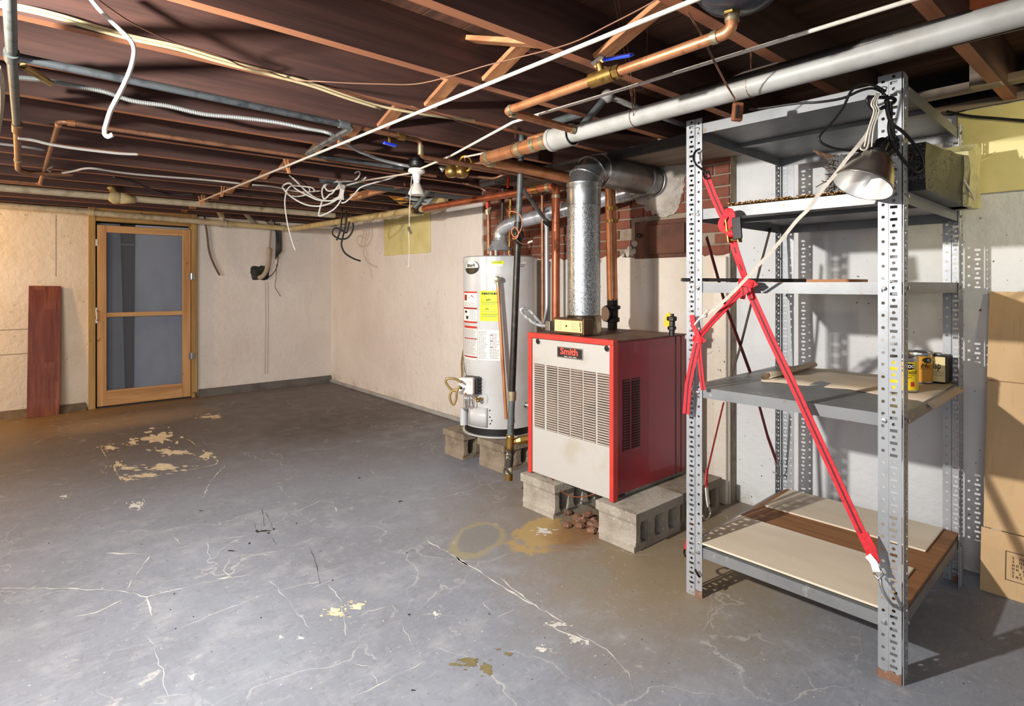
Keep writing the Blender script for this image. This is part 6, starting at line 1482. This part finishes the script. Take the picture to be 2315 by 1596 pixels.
# printed box: frame and rows of small marks
def CB(px, py):
    p = at(px, py, X=3.13)
    for _ in range(4): p = at(px, py, X=cdx(p.z)-0.0085)
    return p
m = MB(); q0, q1 = CB(2273,1244), CB(2273,1310); yr = -0.28; yl_ = q0.y
X_ = lambda z: cdx(z) - 0.0085
def mark(ya, yb_, za, zb2): m.add([(X_(za),ya,za),(X_(za),yb_,za),(X_(zb2),yb_,zb2),(X_(zb2),ya,zb2)], [(0,1,2,3)])
zt_, zb3 = q0.z, q1.z; yl_ = q0.y; yr = yl_ - 0.26
mark(yl_, yr, zt_, zt_-0.003); mark(yl_, yr, zb3, zb3+0.003); mark(yl_, yl_-0.003, zt_, zb3); mark(yr, yr+0.003, zt_, zb3)
for r in range(6):
    y = yl_-0.022; zz = zt_-0.018-r*(zt_-zb3-0.03)/6
    while y > yr+0.02:
        for (dy, dz, w_, h_) in random.choice((((0,0,.002,.010),(0,0,.007,.002),(.005,0,.002,.010)), ((0,0,.007,.002),(0.002,0,.002,.010),(0,-.008,.007,.002)), ((0,0,.002,.010),(0,-.004,.007,.002),(.005,0,.002,.010)))):
            mark(y-dy, y-dy-w_, zz+dz, zz+dz-h_)
        y -= 0.0125 if random.random() < 0.85 else 0.022
m.build('printed_marks', mat('print_brown', c(92,72,52), 0.8), cb_)

# ------------------------------------------------------------------ marks worn into the floor
def FP(px, py, z=0.0005): return at(px, py, Z=z)
mb = MB()
def crack(pts, w0=0.004, amp=0.006, z=0.0005):
    w3 = [FP(*p, z) for p in pts]; out = []
    for a, b in zip(w3, w3[1:]):
        n = max(2, int((b-a).length/0.03))
        for i in range(n):
            t = i/n; d = (b-a).normalized(); sd = Vector((-d.y, d.x, 0))
            out.append(a.lerp(b, t) + sd*random.uniform(-amp, amp))
    out.append(w3[-1]); wd = []; ph = random.uniform(0, 9)
    for i in range(len(out)): wd.append(w0 * max(0.12, 0.45 + 0.35*math.sin(i*0.55+ph) + 0.25*math.sin(i*1.7+ph*2) + random.uniform(-0.25, 0.35)))
    wd[0] = wd[-1] = w0*0.1
    for i in range(len(out)-1):
        a, b = out[i], out[i+1]
        t0 = (out[min(i+1,len(out)-1)]-out[max(i-1,0)]).normalized(); t1 = (out[min(i+2,len(out)-1)]-out[i]).normalized()
        s0 = Vector((-t0.y, t0.x, 0))*wd[i]/2; s1 = Vector((-t1.y, t1.x, 0))*wd[i+1]/2
        mb.add([a-s0, a+s0, b+s1, b-s1], [(0,3,2,1)])
for pts, w0 in (([(0,1329),(168,1331),(281,1336),(333,1350),(439,1322),(526,1305),(568,1299)],.007), ([(288,1333),(305,1301),(339,1255)],.005), ([(333,1350),(344,1392)],.008), ([(372,1245),(467,1226),(554,1210)],.004),
    ([(467,1226),(474,1261),(519,1261),(698,1236)],.003), ([(519,1262),(507,1289),(523,1305)],.005), ([(393,1427),(505,1378),(632,1333),(730,1313)],.005), ([(740,1322),(772,1354),(775,1371),(782,1438)],.004),
    ([(670,1157),(730,1129),(751,1136),(760,1157)],.005), ([(488,1129),(596,1133)],.004), ([(509,1052),(474,1090),(460,1126)],.006), ([(161,1396),(218,1385),(281,1354)],.006), ([(390,1212),(408,1231)],.005),
    ([(964,1222),(1039,1265),(1136,1325),(1222,1377),(1282,1411)],.011), ([(1300,1430),(1371,1467),(1424,1523),(1430,1570)],.004), ([(800,1573),(856,1549),(912,1519),(961,1493)],.005), ([(856,1549),(834,1508),(800,1500)],.003),
    ([(908,1415),(927,1448),(953,1489)],.003), ([(834,1063),(856,1078),(897,1082)],.005), ([(800,1396),(849,1377),(886,1368),(897,1385)],.004), ([(1091,1359),(1121,1396),(1166,1377)],.004), ([(610,1310),(640,1345),(700,1420)],.002), ([(340,1440),(360,1490),(380,1590)],.003),
    ([(1230,1410),(1300,1440),(1330,1450)],.016), ([(1120,1300),(1210,1370)],.007), ([(1000,1240),(1060,1280)],.012), ([(240,1250),(330,1252)],.012), ([(490,1310),(525,1302)],.014), ([(700,1330),(780,1300)],.003)):
    crack(pts, w0)
mb.build('paint_crack', 'crack', fl, kind='stuff')
def blobs(name, m, lst, z=0.0008, sat=7, rough=0.45):
    mb = MB()
    for (cx, cy, rx, ry) in lst:
        def one(cx, cy, rx, ry, n):
            ph = [random.uniform(0, 6.28) for _ in range(4)]
            pts = []
            for k in range(n):
                a = 2*math.pi*k/n
                r = 0.75 + 0.18*math.sin(2*a+ph[0]) + 0.16*math.sin(3*a+ph[1]) + rough*0.3*math.sin(7*a+ph[2]) + random.uniform(-rough, rough)*0.35
                pts.append(FP(cx+rx*r*math.cos(a), cy-ry*r*math.sin(a), z))
            mb.add(pts, [tuple(range(n))])
        one(cx, cy, rx, ry, 34)
        for _ in range(sat):
            a = random.uniform(0, 6.28); d = random.uniform(0.9, 1.7); s_ = random.uniform(0.08, 0.28)
            one(cx+rx*d*math.cos(a), cy+ry*d*math.sin(a), rx*s_, ry*s_, 9)
    return mb.build(name, m, fl, kind='stuff')
blobs('paint_chip', 'chip', [(358,990,36,15),(386,1022,36,9),(372,1056,44,8),(290,1058,30,4),(330,1075,40,5),(285,1082,18,5),(250,1012,20,5),(466,1030,16,9),(300,1000,14,5),(480,942,26,5),(758,1385,26,10),(808,1370,22,8),(268,1050,10,8)], sat=9)
mb = MB(); crack([(456,1017),(478,1030),(494,1043),(488,1050),(420,1064)], 0.012, 0.004); crack([(258,1050),(262,1066),(274,1086)], 0.012, 0.006); crack([(420,990),(446,1008)], 0.008, 0.004); crack([(226,1010),(242,1034)], 0.008, 0.004)
mb.build('paint_chip_line', 'chip', fl, kind='stuff')
blobs('white_paint_chip', 'crack', [(305,1143,14,8),(318,1138,9,6),(145,1122,9,4),(985,1388,8,6),(1230,1201,22,7),(435,1530,7,8),(1262,1412,22,7),(1300,1446,16,8),(1225,1468,18,6),(635,1440,6,4),(680,1442,7,5),(1327,1452,8,6)], sat=8)
blobs('khaki_stain', 'khaki', [(1062,1496,30,11),(1100,1512,20,13),(1030,1502,20,5),(1150,1478,10,6),(1126,1468,6,3)], sat=3, rough=0.35)
blobs('dark_speck', 'soot', [(598,1200,18,2.2),(581,1201,6,3.6),(619,1196,4,2.4),(607,1205,3,3),(523,1245,13,1.6),(564,1228,3.4,2.6),(925,1389,3.5,2.6),(394,1342,2.5,1.8),(752,1311,2.6,1.6),(454,1154,5,1.2),(437,1394,2,1.3),(590,1396,2,1.8),(724,1246,1.4,1.3),(110,1228,1.6,1.4),(920,1250,3,1.2),(1106,1388,3,1.2),(905,1133,6,2),(670,1183,2,1.4),(385,1378,1.6,2),(397,1421,2,2),(934,1560,5,3),(812,1080,4,1.5)], sat=1)
mb = MB(); crack([(592,1150),(598,1190)], 0.006, 0.002, 0.0009); crack([(600,1158),(612,1180),(617,1196)], 0.005, 0.002, 0.0009); crack([(575,1178),(577,1196)], 0.004, 0.002, 0.0009); crack([(700,1236),(712,1268),(720,1300),(724,1322)], 0.005, 0.002, 0.0009); crack([(610,1205),(625,1232)], 0.004, 0.002, 0.0009)
mb.build('scuff_mark', mat('grey_scuff', c(78,78,82), 0.8), fl, kind='stuff')
